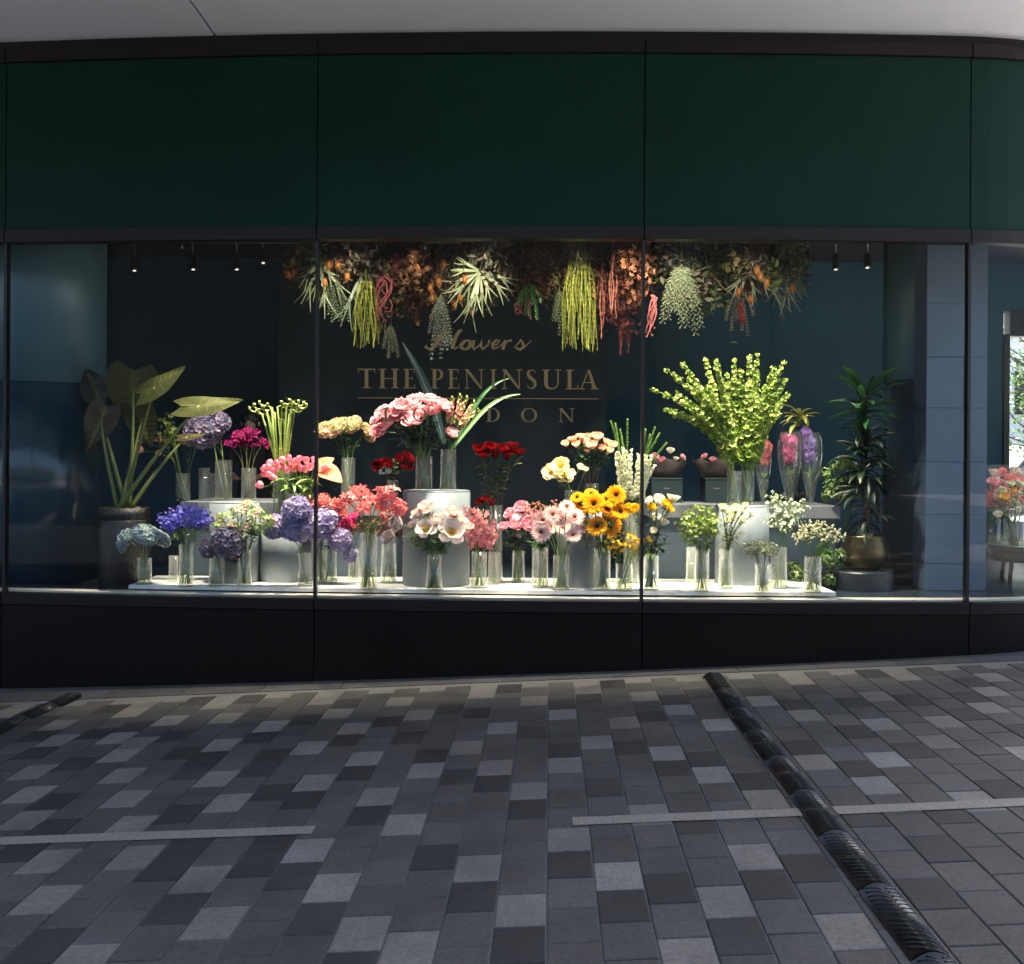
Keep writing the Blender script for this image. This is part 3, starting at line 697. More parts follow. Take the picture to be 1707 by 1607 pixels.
peony('pink_peony', srgb(255, 208, 210), srgb(244, 128, 146)); peony('blush_peony', srgb(252, 236, 226), srgb(246, 200, 186))
peony('blush_open', srgb(252, 240, 232), srgb(244, 214, 190), True); peony('cream_open', srgb(252, 240, 205), srgb(246, 222, 160), True)
peony('rose_peony', srgb(244, 188, 200), srgb(226, 128, 156)); peony('white_peony', srgb(252, 246, 244), srgb(248, 222, 222))
rose('red_rose', srgb(112, 5, 11), srgb(66, 2, 6)); rose('peach_rose', srgb(252, 206, 176), srgb(240, 150, 110)); rose('cream_rose', srgb(240, 240, 205), srgb(220, 226, 170))
rose('yellow_rose', srgb(250, 208, 40), srgb(240, 170, 10)); rose('blush_rose', srgb(238, 180, 160), srgb(214, 130, 110)); rose('white_rose', srgb(245, 240, 226), srgb(235, 220, 190))
tulip('pink_tulip', srgb(252, 206, 204), srgb(248, 132, 158))
daisy('gerbera', srgb(252, 226, 216), srgb(246, 190, 178), srgb(120, 70, 60), 28, 0.115, 0.2)
daisy('sunflower', srgb(252, 190, 8), srgb(236, 140, 4), srgb(64, 34, 8), 26, 0.175, 0.27)
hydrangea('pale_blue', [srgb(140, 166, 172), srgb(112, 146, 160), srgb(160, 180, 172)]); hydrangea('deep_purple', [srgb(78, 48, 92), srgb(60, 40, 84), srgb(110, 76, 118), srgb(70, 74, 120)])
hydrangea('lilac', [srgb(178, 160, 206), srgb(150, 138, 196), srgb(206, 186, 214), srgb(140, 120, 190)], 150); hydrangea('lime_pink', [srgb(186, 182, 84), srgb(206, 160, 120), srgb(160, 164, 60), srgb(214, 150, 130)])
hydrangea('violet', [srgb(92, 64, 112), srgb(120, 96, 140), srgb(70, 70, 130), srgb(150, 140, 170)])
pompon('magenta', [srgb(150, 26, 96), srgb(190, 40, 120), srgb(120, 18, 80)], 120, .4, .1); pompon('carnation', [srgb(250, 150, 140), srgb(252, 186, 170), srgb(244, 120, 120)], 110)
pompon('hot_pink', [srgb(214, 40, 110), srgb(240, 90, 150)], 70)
umbel('coral', [srgb(244, 118, 116), srgb(252, 156, 148), srgb(236, 92, 98)], 12, .6, .11); umbel('lily', [srgb(232, 190, 160), srgb(150, 176, 80), srgb(128, 160, 64)], 8, .7, .11)
def leaf_proto(key, L, W, bend, cup, c0, c1, shape='point', nt=6, ns=2, v=2):
    for q in range(v):
        b = MB(); b.petal(Matrix(), L, W * rnd.uniform(.9, 1.1), 0.1, bend * rnd.uniform(.6, 1.3), cup, vary(c0, .15), vary(c1, .15), nt, ns, shape, 0.01)
        PROTO.setdefault(key, []).append(b.mesh('leaf', 'leaf'))
leaf_proto('leaf', 1, 0.22, -0.7, 0.35, srgb(50, 84, 30), srgb(84, 118, 44)); leaf_proto('dark_leaf', 1, 0.3, -0.6, 0.3, srgb(24, 50, 26), srgb(40, 72, 34))
leaf_proto('long_leaf', 1, 0.075, -1.1, 0.5, srgb(90, 124, 60), srgb(120, 150, 74), 'strap'); leaf_proto('broad_leaf', 1, 0.36, -0.5, 0.25, srgb(40, 78, 34), srgb(70, 108, 50))
leaf_proto('olive_leaf', 1, 0.2, -0.5, 0.3, srgb(70, 74, 36), srgb(104, 104, 56))

# ---- vases
VS = {}
def vase(x0, x1, yt, yb, holds, surf=None, Y=None, level=0.5, glassmat='vase_glass', r_at=None):
    xc = (x0 + x1) / 2
    if surf is None: f_ = on_z(xc, yb, ZP); Yf = f_.y; z = ZP
    else: z = surf; Yf = Y
    r = (x1 - x0) / 2 / F * Yf
    if surf is None: Yc_ = Yf + r
    else: Yc_ = Yf
    base = at(xc, yb, Yc_); base.z = z + 0.001
    h = at(xc, yt, Yc_).z - z
    o = thing('vase', holds, 'vase', base, 'glass cylinder vases')
    m_ = MB(); m_.lathe([(r * 0.97, 0), (r, 0.004), (r, h), (r - 0.0035, h), (r - 0.0035, 0.014)], 24); m_.build('glass_body', glassmat, o)
    if level > 0:
        m_ = MB(); hw = h * level; m_.lathe([(r - 0.006, 0.016), (r - 0.006, hw)], 20); m_.build('water', 'water', o)
    VS[x0] = dict(base=base, r=r, h=h, Y=Yc_, neck=base + Vector((0, 0, h)), o=o)
    return VS[x0]

def stem_path(base, neck, tip, n=9):
    d0 = (neck - base).normalized(); L = (tip - neck).length
    c = neck + (d0 * 0.45 + Vector((0, 0, 0.25))) * L * 0.75
    pts = [base, base.lerp(neck, 0.5), neck]
    for i in range(1, n + 1):
        t = i / n; pts.append(neck * (1 - t) ** 2 + c * 2 * t * (1 - t) + tip * t * t)
    return pts
def in_vase(V, tip):
    out = Vector((tip.x - V['neck'].x, tip.y - V['neck'].y, 0)); k = min(1, out.length / 0.12)
    out = out.normalized() if out.length > 1e-4 else Vector((1, 0, 0))
    side = Vector((rnd.uniform(-1, 1), rnd.uniform(-1, 1), 0)) * 0.3
    base = V['base'] + (-out * 0.5 * k + side) * V['r'] + Vector((0, 0, 0.018))
    neck = V['neck'] + (out * 0.55 * k + side) * V['r']
    return base, neck
CAMV = Vector((0, -1, 0))
def flower(name, label, cat, group, V, tip, r, proto, stemcol, sr=0.0042, leaves=None, face=0.5, tilt=0.25, squash=1.0):
    base, neck = in_vase(V, tip)
    root = thing(name, label, cat, base, group)
    pts = stem_path(base, neck, tip)
    m_ = MB(); m_.tube([p - base for p in pts], sr, 5, vary(stemcol, .2), vary(mix(stemcol, (0.08, 0.15, 0.03), .5), .2)); m_.build('stem', 'stem', root)
    d = (pts[-1] - pts[-2]).normalized()
    n_ = (d * 0.55 + Vector((0, 0, 0.45)) + CAMV * face + Vector((rnd.gauss(0, tilt * 1.4), rnd.gauss(0, tilt * 1.4), rnd.gauss(0, tilt)))).normalized()
    b = link('bloom', rnd.choice(PROTO[proto]), root); b.location = tip - base; b.rotation_mode = 'QUATERNION'; b.rotation_quaternion = rot_to(n_, rnd.uniform(0, 6.28)); r *= rnd.uniform(1.02, 1.32); b.scale = (r, r, r * squash)
    if leaves:
        key, n, smin, smax, t0, t1 = leaves
        for i in range(n):
            t = rnd.uniform(t0, t1); q = 2 + t * (len(pts) - 3); i0 = int(q); p = pts[i0].lerp(pts[min(i0 + 1, len(pts) - 1)], q - i0)
            lf = link('leaf', rnd.choice(PROTO[key]), root); lf.location = p - base
            a = rnd.uniform(0, 6.28); e = rnd.uniform(-0.2, 0.7)
            lf.rotation_euler = (e, rnd.uniform(-.4, .4), a); s_ = rnd.uniform(smin, smax); lf.scale = (s_, s_, s_)
    return root
def cloud(x0, x1, y0, y1, n, r, arch=0.0):
    """n spots spread over a box of pixels, arched upwards in the middle"""
    out = []
    for i in range(n):
        best = None
        for q in range(12):
            u, v = rnd.random(), rnd.random()
            p = (x0 + (x1 - x0) * u, y0 + (y1 - y0) * v + arch * (2 * u - 1) ** 2)
            dd = min([((p[0] - o[0]) ** 2 + (1.5 * (p[1] - o[1])) ** 2) for o in out] or [1e9])
            if best is None or dd > best[0]: best = (dd, p)
        out.append((best[1][0], best[1][1], r * rnd.uniform(.88, 1.12)))
    return out
GREEN = srgb(96, 124, 54); LIGHTG = srgb(128, 150, 70); BROWN = srgb(62, 48, 32); DARKG = srgb(50, 72, 36)
def bunch(name, label, cat, group, V, blooms, proto, stemcol=GREEN, sr=0.0042, leaves=None, face=0.5, spread=0.09, tilt=0.25, squash=1.0):
    for (px, py, rp) in blooms:
        Y = V['Y'] + rnd.uniform(-spread, spread)
        pr_ = proto if isinstance(proto, str) else rnd.choice(proto)
        flower(name, label, cat, group, V, at(px, py, Y), rp / F * Y, pr_, stemcol, sr, leaves, face, tilt, squash)
# ---- florets on spikes and sprays
def star(mb, p, d, s, c0, c1, n=5, W=0.42, a0=0.35, bend=-0.2, shape='round', cup=0.2, nt=2):
    M = T(*p) @ rot_to(d, rnd.uniform(0, 6)).to_matrix().to_4x4()
    for q in range(n): mb.petal(M @ Rz(2 * math.pi * q / n), s, s * W, a0, bend, cup, c0, c1, nt, 1, shape, 0.04)
def along(pts, t):
    q = t * (len(pts) - 1); i = min(int(q), len(pts) - 2); return pts[i].lerp(pts[i + 1], q - i), (pts[i + 1] - pts[i]).normalized()
def side_dir(d, a, out=1.0, up=0.3):
    o = d.orthogonal().normalized(); b = d.cross(o); return (o * math.cos(a) * out + b * math.sin(a) * out + d * up).normalized()
def spikes(name, label, cat, group, V, tips, fl, n, t0=0.45, stemcol=GREEN, sr=0.0035, spread=0.1, part='blossoms', m='petal', leaves=None, straight=False):
    roots = []
    for (px, py) in tips:
        Y = V['Y'] + rnd.uniform(-spread, spread); tip = at(px, py, Y)
        base, neck = in_vase(V, tip); root = thing(name, label, cat, base, group); roots.append(root); pts = stem_path(base, neck, tip, 12)
        rel = [p - base for p in pts]
        m_ = MB(); m_.tube(rel, [sr * (1 - .5 * i / len(rel)) for i in range(len(rel))], 5, vary(stemcol, .2)); m_.build('stem', 'stem', root)
        up = rel[2:]; b = MB()
        for i in range(n):
            t = t0 + (1 - t0) * (i + rnd.random() * .6) / n; p, d = along(up, min(.999, t)); fl(b, p, d, (t - t0) / (1 - t0), i)
        b.build(part, m, root)
        if leaves:
            key, nl, smin, smax, l0, l1 = leaves
            for i in range(nl):
                p, d = along(up, rnd.uniform(l0, l1)); lf = link('leaf', rnd.choice(PROTO[key]), root); lf.location = p
                lf.rotation_euler = (rnd.uniform(-.2, .8), rnd.uniform(-.4, .4), rnd.uniform(0, 6.28)); s_ = rnd.uniform(smin, smax); lf.scale = (s_,) * 3
    return roots
def sprays(name, label, cat, group, V, tips, end, nb=9, bl=0.09, t0=0.35, stemcol=GREEN, sr=0.0028, spread=0.1, part='spray', m='leaf', along_leaf=None, up=0.7):
    for (px, py) in tips:
        Y = V['Y'] + rnd.uniform(-spread, spread); tip = at(px, py, Y)
        base, neck = in_vase(V, tip); root = thing(name, label, cat, base, group); pts = stem_path(base, neck, tip, 10); rel = [p - base for p in pts]
        m_ = MB(); m_.tube(rel, sr, 5, vary(stemcol, .2)); b = MB()
        for i in range(nb):
            p, d = along(rel[2:], t0 + (1 - t0) * (i + .5) / nb); q = side_dir(d, i * 2.4 + rnd.random(), 1, up); L = bl * rnd.uniform(.6, 1.2) * (1.1 - .5 * i / nb)
            e = p + q * L; mid = p + q * L * .5 + Vector((0, 0, .01)); m_.tube([p, mid, e], sr * .5, 4, stemcol)
            for k in range(3):
                e2 = e + Vector((rnd.gauss(0, 1), rnd.gauss(0, 1), rnd.gauss(0.3, .8))) * L * .28
                m_.tube([mid.lerp(e, .6), e2], sr * .35, 3, stemcol, cap=False); end(b, e2, q)
            end(b, e, q)
            if along_leaf: along_leaf(b, mid, q)
        end(b, rel[-1], Vector((0, 0, 1)))
        m_.build('stem', 'stem', root); b.build(part, m, root)

def ear_leaf(tipdir, nrm, L, W, c0, c1):
    """heart shaped leaf in the plane of tipdir, facing nrm"""
    b = MB(); d = Vector(tipdir).normalized(); n_ = Vector(nrm); n_ = (n_ - d * n_.dot(d)).normalized(); s_ = d.cross(n_); K, N_ = 4, 14
    for i in range(N_ + 1):
        t = i / N_; w = W * (math.sin(math.pi * min(1, (t * .93 + .07)) ** .62)) ** .8 * (1 if t < .96 else .5)
        for j in range(-K, K + 1):
            u = j / K; back = -.16 * L * (1 - t) * abs(u) * (1 if t < .35 else .6)
            droop = -.12 * L * (t - .3) ** 2 + .12 * w * abs(u) + .012 * L * math.sin(9 * t + 3 * abs(u))
            b.v.append(tuple(d * (L * (t - .28) + back) + s_ * (u * w) + n_ * droop)); b.c.append(mix(c1 if j == 0 else c0, c1, .15 * abs(math.sin(t * 22 + abs(u) * 5))))
    k = 2 * K + 1
    b.f = [(i * k + j, i * k + j + 1, (i + 1) * k + j + 1, (i + 1) * k + j) for i in range(N_) for j in range(k - 1)]
    return b
def ear_veins(tipdir, nrm, L, W, col, r=.004):
    b = MB(); d = Vector(tipdir).normalized(); n_ = Vector(nrm); n_ = (n_ - d * n_.dot(d)).normalized(); s_ = d.cross(n_)
    def pt(t, u):
        w = W * (math.sin(math.pi * min(1, (t * .93 + .07)) ** .62)) ** .8; back = -.16 * L * (1 - t) * abs(u) * (1 if t < .35 else .6)
        return d * (L * (t - .28) + back) + s_ * (u * w) + n_ * (-.12 * L * (t - .3) ** 2 + .12 * w * abs(u) + .012 * L * math.sin(9 * t + 3 * abs(u)))
    b.tube([pt(t / 10, 0) for t in range(0, 10)], [r * (1 - .08 * t) for t in range(10)], 5, col)
    for k in range(6):
        t0 = .22 + .11 * k
        for sg in (-1, 1): b.tube([pt(t0 - .04 + .10 * q / 4 * (1 if k else -1.2), sg * .92 * q / 4) for q in range(5)], [r * .55, r * .5, r * .4, r * .3, r * .2], 4, col)
    return b
# ================================================================== THE ARRANGEMENTS
# ---- front row on the platform, left to right
V = vase(229, 253, 930, 975, 'small glass vase of pale blue hydrangeas by the dark tall pot')
bunch('hydrangea', 'pale dusty blue hydrangea in the small vase beside the dark tall pot', 'hydrangea', 'pale blue hydrangeas', V, [(216, 903, 15), (241, 898, 17), (262, 903, 17), (246, 893, 13)], 'pale_blue', LIGHTG, leaves=None, squash=.75, face=.25)
V = vase(281, 297, 926, 971, 'narrow glass vase in the shade behind the blue delphiniums', level=.3)
def fl_blue(b, p, d, t, i):
    for q in range(2):
        s_ = 0.027 * (1.05 - .6 * t); o = side_dir(d, i * 2.4 + q * 3, 1, .2); c = vary(rnd.choice([srgb(66, 70, 178), srgb(90, 84, 200), srgb(76, 56, 150), srgb(120, 118, 214)]), .2); star(b, p + o * rnd.uniform(.015, .04), o, s_, mix(c, (.8, .8, .9), .2), c)
V = vase(298, 322, 907, 978, 'tall glass vase of blue delphiniums', level=.62)
spikes('delphinium', 'violet blue delphinium spike in the tall glass vase', 'delphinium', 'blue delphiniums', V, [(262, 862), (281, 850), (300, 842), (316, 839), (333, 842), (346, 850), (356, 866), (272, 872), (322, 855), (293, 860)], fl_blue, 15, .58, GREEN, leaves=('leaf', 3, .03, .06, .1, .5))
V = vase(348, 374, 930, 978, 'glass vase of one dark purple hydrangea in front of a grey plinth')
bunch('hydrangea', 'dark purple hydrangea drooping from the vase in front of a grey plinth', 'hydrangea', 'dark purple hydrangeas', V, [(372, 912, 21), (356, 919, 17), (386, 922, 13)], 'deep_purple', LIGHTG, face=.6)
V = vase(395, 420, 916, 978, 'glass vase of green and pink spidery lilies')
bunch('lily', 'spidery green and blush lily above the dark purple hydrangea', 'lily', 'spidery lilies', V, [(372, 868, 13), (395, 856, 13), (412, 848, 12), (428, 860, 13), (445, 872, 12), (390, 880, 12), (415, 882, 13), (362, 880, 10), (436, 884, 10)], 'lily', GREEN, leaves=('leaf', 7, .05, .10, .2, .95))
V = vase(496, 521, 922, 978, 'glass vase of lilac hydrangeas by the left mullion', level=.35)
bunch('hydrangea', 'large lilac hydrangea head left of the window mullion', 'hydrangea', 'lilac hydrangeas', V, [(459, 882, 18), (500, 880, 22), (494, 856, 18)], 'lilac', GREEN, leaves=('broad_leaf', 2, .08, .12, .3, .7), face=.7)
V = vase(536, 562, 917, 973, 'glass vase of lilac hydrangeas right of the left mullion', level=.45)
bunch('hydrangea', 'large lilac hydrangea head right of the window mullion', 'hydrangea', 'lilac hydrangeas', V, [(546, 882, 23), (566, 906, 17), (583, 925, 10)], 'lilac', GREEN, leaves=('broad_leaf', 3, .07, .11, .2, .6), face=.7)
V = vase(580, 601, 915, 967, 'glass vase of hot pink blooms behind the coral flowers', level=.55)
bunch('chrysanthemum', 'hot pink bloom low behind the lilac hydrangeas', 'chrysanthemum', 'hot pink blooms', V, [(578, 872, 11), (586, 882, 11), (573, 880, 9), (592, 866, 9)], 'hot_pink', DARKG, leaves=('dark_leaf', 2, .04, .07, .3, .8))
V = vase(522, 546, 868, 945, 'glass vase of pink carnations hidden behind the lilac hydrangeas', surf=ZP, Y=9.05)
bunch('carnation', 'ruffled salmon pink carnation behind the lilac hydrangeas', 'carnation', 'pink carnations', V, cloud(518, 572, 834, 856, 13, 10, 6), 'carnation', GREEN, face=.6)
V = vase(599, 629, 888, 984, 'tall glass vase of coral flowers left of the wide plinth', level=.42)
bunch('nerine', 'coral pink flower umbel on a pale stem', 'nerine', 'coral umbels', V, [(582, 838, 17), (600, 830, 18), (620, 842, 16), (632, 828, 18), (650, 832, 18), (660, 848, 15), (640, 852, 15), (605, 852, 14), (637, 864, 10)], 'coral', LIGHTG, sr=.0045, leaves=None, face=.5)
def end_rust(b, p, d): star(b, p, d, .016, vary(srgb(120, 60, 40), .3), vary(rnd.choice([srgb(150, 84, 50), srgb(120, 110, 50), srgb(110, 40, 36)]), .3), 4, .4)
V = vase(634, 661, 906, 973, 'glass vase of rusty brown filler stems behind the coral flowers', level=.4)
sprays('filler_stem', 'feathery rust and green filler stem left of the wide plinth', 'filler stem', 'rusty fillers', V, [(600, 875), (618, 870), (640, 868), (655, 880), (668, 865), (676, 884), (590, 885)], end_rust, 14, .06, .2, BROWN)
V = vase(709, 738, 924, 985, 'glass vase of blush peonies in front of the wide plinth', level=.55)
bunch('peony', 'blush white peony in front of the wide plinth', 'peony', 'blush peonies', V, [(666, 872, 13), (650, 897, 12), (712, 851, 12), (697, 861, 12), (730, 871, 12), (756, 859, 11), (766, 872, 12), (778, 882, 11), (686, 880, 9)], 'blush_peony', GREEN, .004, ('leaf', 4, .07, .13, .15, .75), .55)
bunch('peony', 'wide open blush peony showing a yellow heart', 'peony', 'blush peonies', V, [(710, 882, 15), (752, 888, 17)], 'blush_open', GREEN, .004, ('leaf', 3, .07, .12, .2, .7), 1.3)
def fl_orchid(b, p, d, t, i):
    c = vary(rnd.choice([srgb(222, 120, 132), srgb(236, 156, 160), srgb(200, 96, 110)]), .12); o = side_dir(d, i * 2.4, 1, .1); o = (o + CAMV * .6).normalized()
    pp = p + o * .045; b.tube([p, pp], .002, 4, (.12, .15, .05)); star(b, pp, o, .036, mix(c, (1, .9, .9), .2), c, 5, .36, .15, -.1, 'point'); star(b, pp + o * .004, o, .016, srgb(180, 50, 70), srgb(246, 210, 190), 2, .6, .9, .3)
V = vase(785, 812, 920, 981, 'glass vase of dusty pink orchids right of the wide plinth', level=.6)
spikes('orchid', 'dusty pink orchid spike beside the wide plinth', 'orchid', 'pink orchids', V, [(782, 843), (792, 850), (806, 848), (818, 862), (826, 885), (778, 880), (800, 870)], fl_orchid, 12, .12, LIGHTG, .0045)
V = vase(813, 835, 920, 975, 'glass vase of dark stems in the shade behind the pink orchids', level=.35)
bunch('rose', 'small red rose low behind the pink orchids', 'rose', 'low red roses', V, [(798, 842, 9), (811, 838, 9), (822, 843, 8)], 'red_rose', BROWN, leaves=('olive_leaf', 4, .03, .05, .2, .8))
V = vase(853, 875, 918, 972, 'glass vase of pink peony buds left of the gerberas', level=.5)
bunch('peony', 'soft pink peony left of the gerberas', 'peony', 'soft pink peonies', V, [(851, 858, 10), (868, 850, 11), (866, 864, 10), (856, 879, 12), (877, 875, 14), (888, 859, 10), (840, 880, 9)], 'rose_peony', GREEN, .004, ('dark_leaf', 3, .06, .10, .15, .6), .7)
bunch('peony', 'round white peony bud below the soft pink peonies', 'peony', 'white peony buds', V, [(863, 896, 9), (860, 866, 9)], 'white_peony', GREEN, .004, None, .8)
V = vase(886, 914, 913, 981, 'glass vase of leafy dark stems left of the gerberas', level=.6)
def end_bud(b, p, d): b.ball(p, .008, vary(srgb(206, 140, 110), .25), 6, 4)
sprays('berry_stem', 'peach berry stem behind the soft pink peonies', 'berry stem', 'peach berries', V, [(880, 842), (892, 840), (904, 842), (915, 846), (925, 840)], end_bud, 7, .05, .55, GREEN, m='petal', part='berries')
LEAFY = (V, 'dark leafy stem between the pink peonies and the gerberas', [(890, 905), (905, 898), (915, 910), (900, 915)])
V = vase(921, 949, 925, 985, 'glass vase of pale pink gerberas', level=.5)
bunch('gerbera', 'pale pink gerbera in front of the grey plinth', 'gerbera', 'pale pink gerberas', V, [(905, 867, 15), (921, 858, 14), (902, 887, 15), (918, 879, 14), (958, 862, 16), (938, 880, 15), (955, 892, 15), (945, 845, 13), (934, 866, 13), (970, 880, 10)], 'gerbera', LIGHTG, .0045, None, 1.5, .07)
V = vase(990, 1018, 915, 985, 'glass vase of sunflowers', level=.65)
bunch('sunflower', 'golden yellow sunflower with a dark brown heart', 'sunflower', 'sunflowers', V, [(968, 840, 16), (990, 840, 18), (1013, 849, 18), (1034, 853, 16), (995, 877, 16), (1017, 877, 16), (1027, 825, 15), (986, 823, 11), (1010, 832, 12), (962, 829, 10)], 'sunflower', GREEN, .005, ('leaf', 3, .06, .11, .1, .6), 1.5, .06)
V = vase(1026, 1055, 940, 986, 'short glass vase of small yellow flowers and grassy leaves', level=.55)
def end_yel(b, p, d): star(b, p, d, .013, srgb(230, 170, 20), vary(srgb(246, 200, 40), .15), 5, .4)
sprays('filler_stem', 'small yellow blossom stem below the sunflowers', 'filler stem', 'yellow fillers', V, [(1000, 905), (1020, 895), (1045, 890), (1060, 898), (1072, 905), (1085, 900), (1030, 912)], end_yel, 7, .06, .4, GREEN, m='petal', part='blossoms')
def grassy(V, label, tips, name='leafy_sprig', key='long_leaf'):
    for (px, py) in tips:
        tip = at(px, py, V['Y'] + rnd.uniform(-.08, .08)); base, neck = in_vase(V, tip); root = thing(name, label, 'leaf stem', base, 'arching leaf stems'); pts = stem_path(base, neck, tip)
        m_ = MB(); m_.tube([p - base for p in pts], .002, 4, GREEN); m_.build('stem', 'stem', root)
        for q in range(7):
            p, d = along([p - base for p in pts][2:], .25 + .75 * q / 7); lf = link('leaf', rnd.choice(PROTO['leaf' if key == 'leaf' else key]), root); lf.location = p; lf.rotation_euler = (rnd.uniform(-.6, .5), 0, rnd.uniform(0, 6.28)); s_ = rnd.uniform(.06, .1); lf.scale = (s_ * .6, s_, s_)
grassy(*LEAFY, name='leafy_sprig', key='broad_leaf')
grassy(V, 'narrow leaved green stem under the sunflowers', [(992, 912), (1005, 922), (1085, 915), (1098, 926), (1070, 918), (1090, 905)], key='leaf')
V = vase(1072, 1098, 925, 984, 'glass vase of yellow and white roses by the right mullion', level=.35)
bunch('rose', 'bright yellow rose right of the sunflowers', 'rose', 'yellow roses', V, [(1060, 852, 10), (1083, 850, 10), (1108, 846, 12), (1114, 853, 9), (1048, 848, 8)], 'yellow_rose', DARKG, leaves=('dark_leaf', 4, .05, .08, .2, .8))
bunch('rose', 'ivory white rose among the yellow roses', 'rose', 'ivory roses', V, [(1096, 838, 10), (1120, 838, 11), (1085, 838, 8), (1092, 868, 10), (1104, 876, 9), (1090, 888, 8)], 'white_rose', DARKG, leaves=('dark_leaf', 3, .05, .08, .3, .8))
grassy(V, 'narrow leaved green stem under the yellow roses', [(1100, 920), (1110, 905), (1065, 912)], key='leaf')
def end_lime(b, p, d): star(b, p, d, .013, srgb(130, 150, 50), vary(rnd.choice([srgb(150, 172, 60), srgb(120, 150, 50), srgb(176, 186, 90)]), .2), 4, .45)
V = vase(1143, 1160, 912, 980, 'narrow glass vase of dark stems behind the lime green filler', level=.6)
V = vase(1157, 1182, 916, 987, 'glass vase of frothy lime green filler', level=.45)
sprays('filler_stem', 'frothy lime green filler stem', 'filler stem', 'lime green fillers', V, [(1132, 872), (1143, 858), (1154, 850), (1166, 847), (1178, 849), (1190, 856), (1198, 868), (1150, 872), (1172, 866), (1186, 880), (1138, 890)], end_lime, 16, .06, .3, LIGHTG)
V = vase(1197, 1222, 915, 982, 'glass vase of cream lisianthus', level=.5)
bunch('lisianthus', 'cream white lisianthus in front of the tall plinth', 'lisianthus', 'cream lisianthus', V, [(1212, 858, 8), (1226, 852, 9), (1238, 855, 9), (1221, 866, 9), (1234, 872, 8), (1250, 862, 7), (1208, 873, 8), (1204, 850, 7), (1243, 846, 6)], 'cream_rose', GREEN, leaves=('olive_leaf', 8, .03, .06, .1, .9))
V = vase(1258, 1286, 940, 990, 'short glass vase of grey green thistle sprigs', level=.4)
def end_thistle(b, p, d): star(b, p, d, .014, srgb(100, 106, 80), vary(rnd.choice([srgb(130, 132, 100), srgb(92, 104, 78), srgb(170, 170, 140)]), .2), 5, .25, .5, -.3, 'point')
sprays('thistle_stem', 'grey green thistle sprig in the short vase', 'thistle', 'grey thistles', V, [(1240, 912), (1250, 906), (1262, 903), (1274, 904), (1286, 908), (1294, 916), (1256, 918), (1278, 918)], end_thistle, 12, .05, .35, srgb(110, 116, 80))
V = vase(1285, 1312, 912, 982, 'glass vase of white and green spray flowers right of the tall plinth', level=.5)
def end_white(b, p, d): star(b, p, d, .013, srgb(220, 226, 190), vary(srgb(240, 240, 222), .08), 5, .4)
def lf_green(b, p, d): star(b, p, d, .024, srgb(60, 96, 36), vary(srgb(96, 136, 54), .2), 3, .3, .2, -.3, 'point')
sprays('filler_stem', 'white speckled leafy stem in front of the flute glasses', 'filler stem', 'white leafy fillers', V, [(1285, 830), (1297, 826), (1310, 832), (1322, 840), (1334, 848), (1340, 838), (1316, 860), (1300, 850)], end_white, 12, .07, .3, GREEN, m='petal', along_leaf=lf_green)
V = vase(1340, 1369, 928, 989, 'glass vase of white berry stems at the end of the platform', level=.6)
def end_berry(b, p, d): b.ball(p, .0085, vary(srgb(240, 232, 200), .08), 6, 4)
sprays('berry_stem', 'white berry stem at the end of the platform', 'berry stem', 'white berries', V, [(1325, 892), (1337, 880), (1350, 874), (1362, 872), (1375, 874), (1388, 880), (1400, 888), (1408, 896), (1345, 890), (1380, 890)], end_berry, 9, .05, .5, GREEN, m='petal', part='berries', along_leaf=lf_green)
for q, (px, py) in enumerate([(1385, 890), (1398, 905), (1408, 930), (1402, 960), (1375, 880), (1392, 915)]):
    tip = at(px, py, V['Y'] + rnd.uniform(-.05, .05)); base, neck = in_vase(V, at(px - 10, 900, V['Y'])); g_ = thing('arching_grass', 'long arching grass blade spilling from the white berry vase', 'grass blade', base, 'arching grass blades')
    top = at(1372 + q * 4, 880 + q * 4, V['Y']); m_ = MB(); pts = [base, neck] + [neck * (1 - t) ** 2 + top * 2 * t * (1 - t) + tip * t * t for t in [i / 8 for i in range(1, 9)]]
    m_.tube([p - base for p in pts], [.0028] * 8 + [.002, .0008], 4, srgb(110, 140, 60)); m_.build('blade', 'leaf', g_)

# ---- upper and rear rows
YC = 9.62
V = vase(293, 317, 789, 836, 'short glass vase of thin pink flowered stems on the counter end', surf=ZC, Y=YC, level=.6)
bunch('spray_rose', 'small blush spray rose on a thin leaning stem', 'rose', 'blush spray roses', V, [(241, 737, 7), (238, 752, 7), (268, 737, 7), (307, 741, 8), (265, 757, 6), (313, 744, 6)], 'blush_rose', BROWN, .002, ('olive_leaf', 3, .03, .05, .4, .9))
def end_yg(b, p, d): star(b, p, d, .022, srgb(90, 100, 36), vary(rnd.choice([srgb(130, 140, 54), srgb(100, 118, 44)]), .2), 4, .25, .3, -.3, 'point')
sprays('filler_stem', 'olive green leafy sprig on the counter end', 'filler stem', 'olive sprigs', V, [(262, 722), (272, 700), (280, 690), (325, 695), (345, 690), (358, 686), (286, 715)], end_yg, 10, .06, .55, GREEN)
vase(331, 350, 780, 836, 'empty hammered glass vase, taller of the pair on the counter', surf=ZC, Y=YC + .05, level=0)
vase(348, 361, 789, 835, 'empty hammered glass vase, shorter of the pair on the counter', surf=ZC, Y=YC + .12, level=0)
V = vase(358, 387, 767, 836, 'tall hammered vase of violet hydrangeas on the counter', surf=ZC, Y=YC - .03, level=.35)
bunch('hydrangea', 'violet hydrangea leaning left from the tall hammered vase', 'hydrangea', 'violet hydrangeas', V, [(338, 731, 23), (362, 713, 16), (352, 722, 17)], 'violet', LIGHTG, .005, None, .6)
V = vase(402, 427, 780, 836, 'hammered glass vase of magenta blooms on the counter', surf=ZC, Y=YC - .02, level=.45)
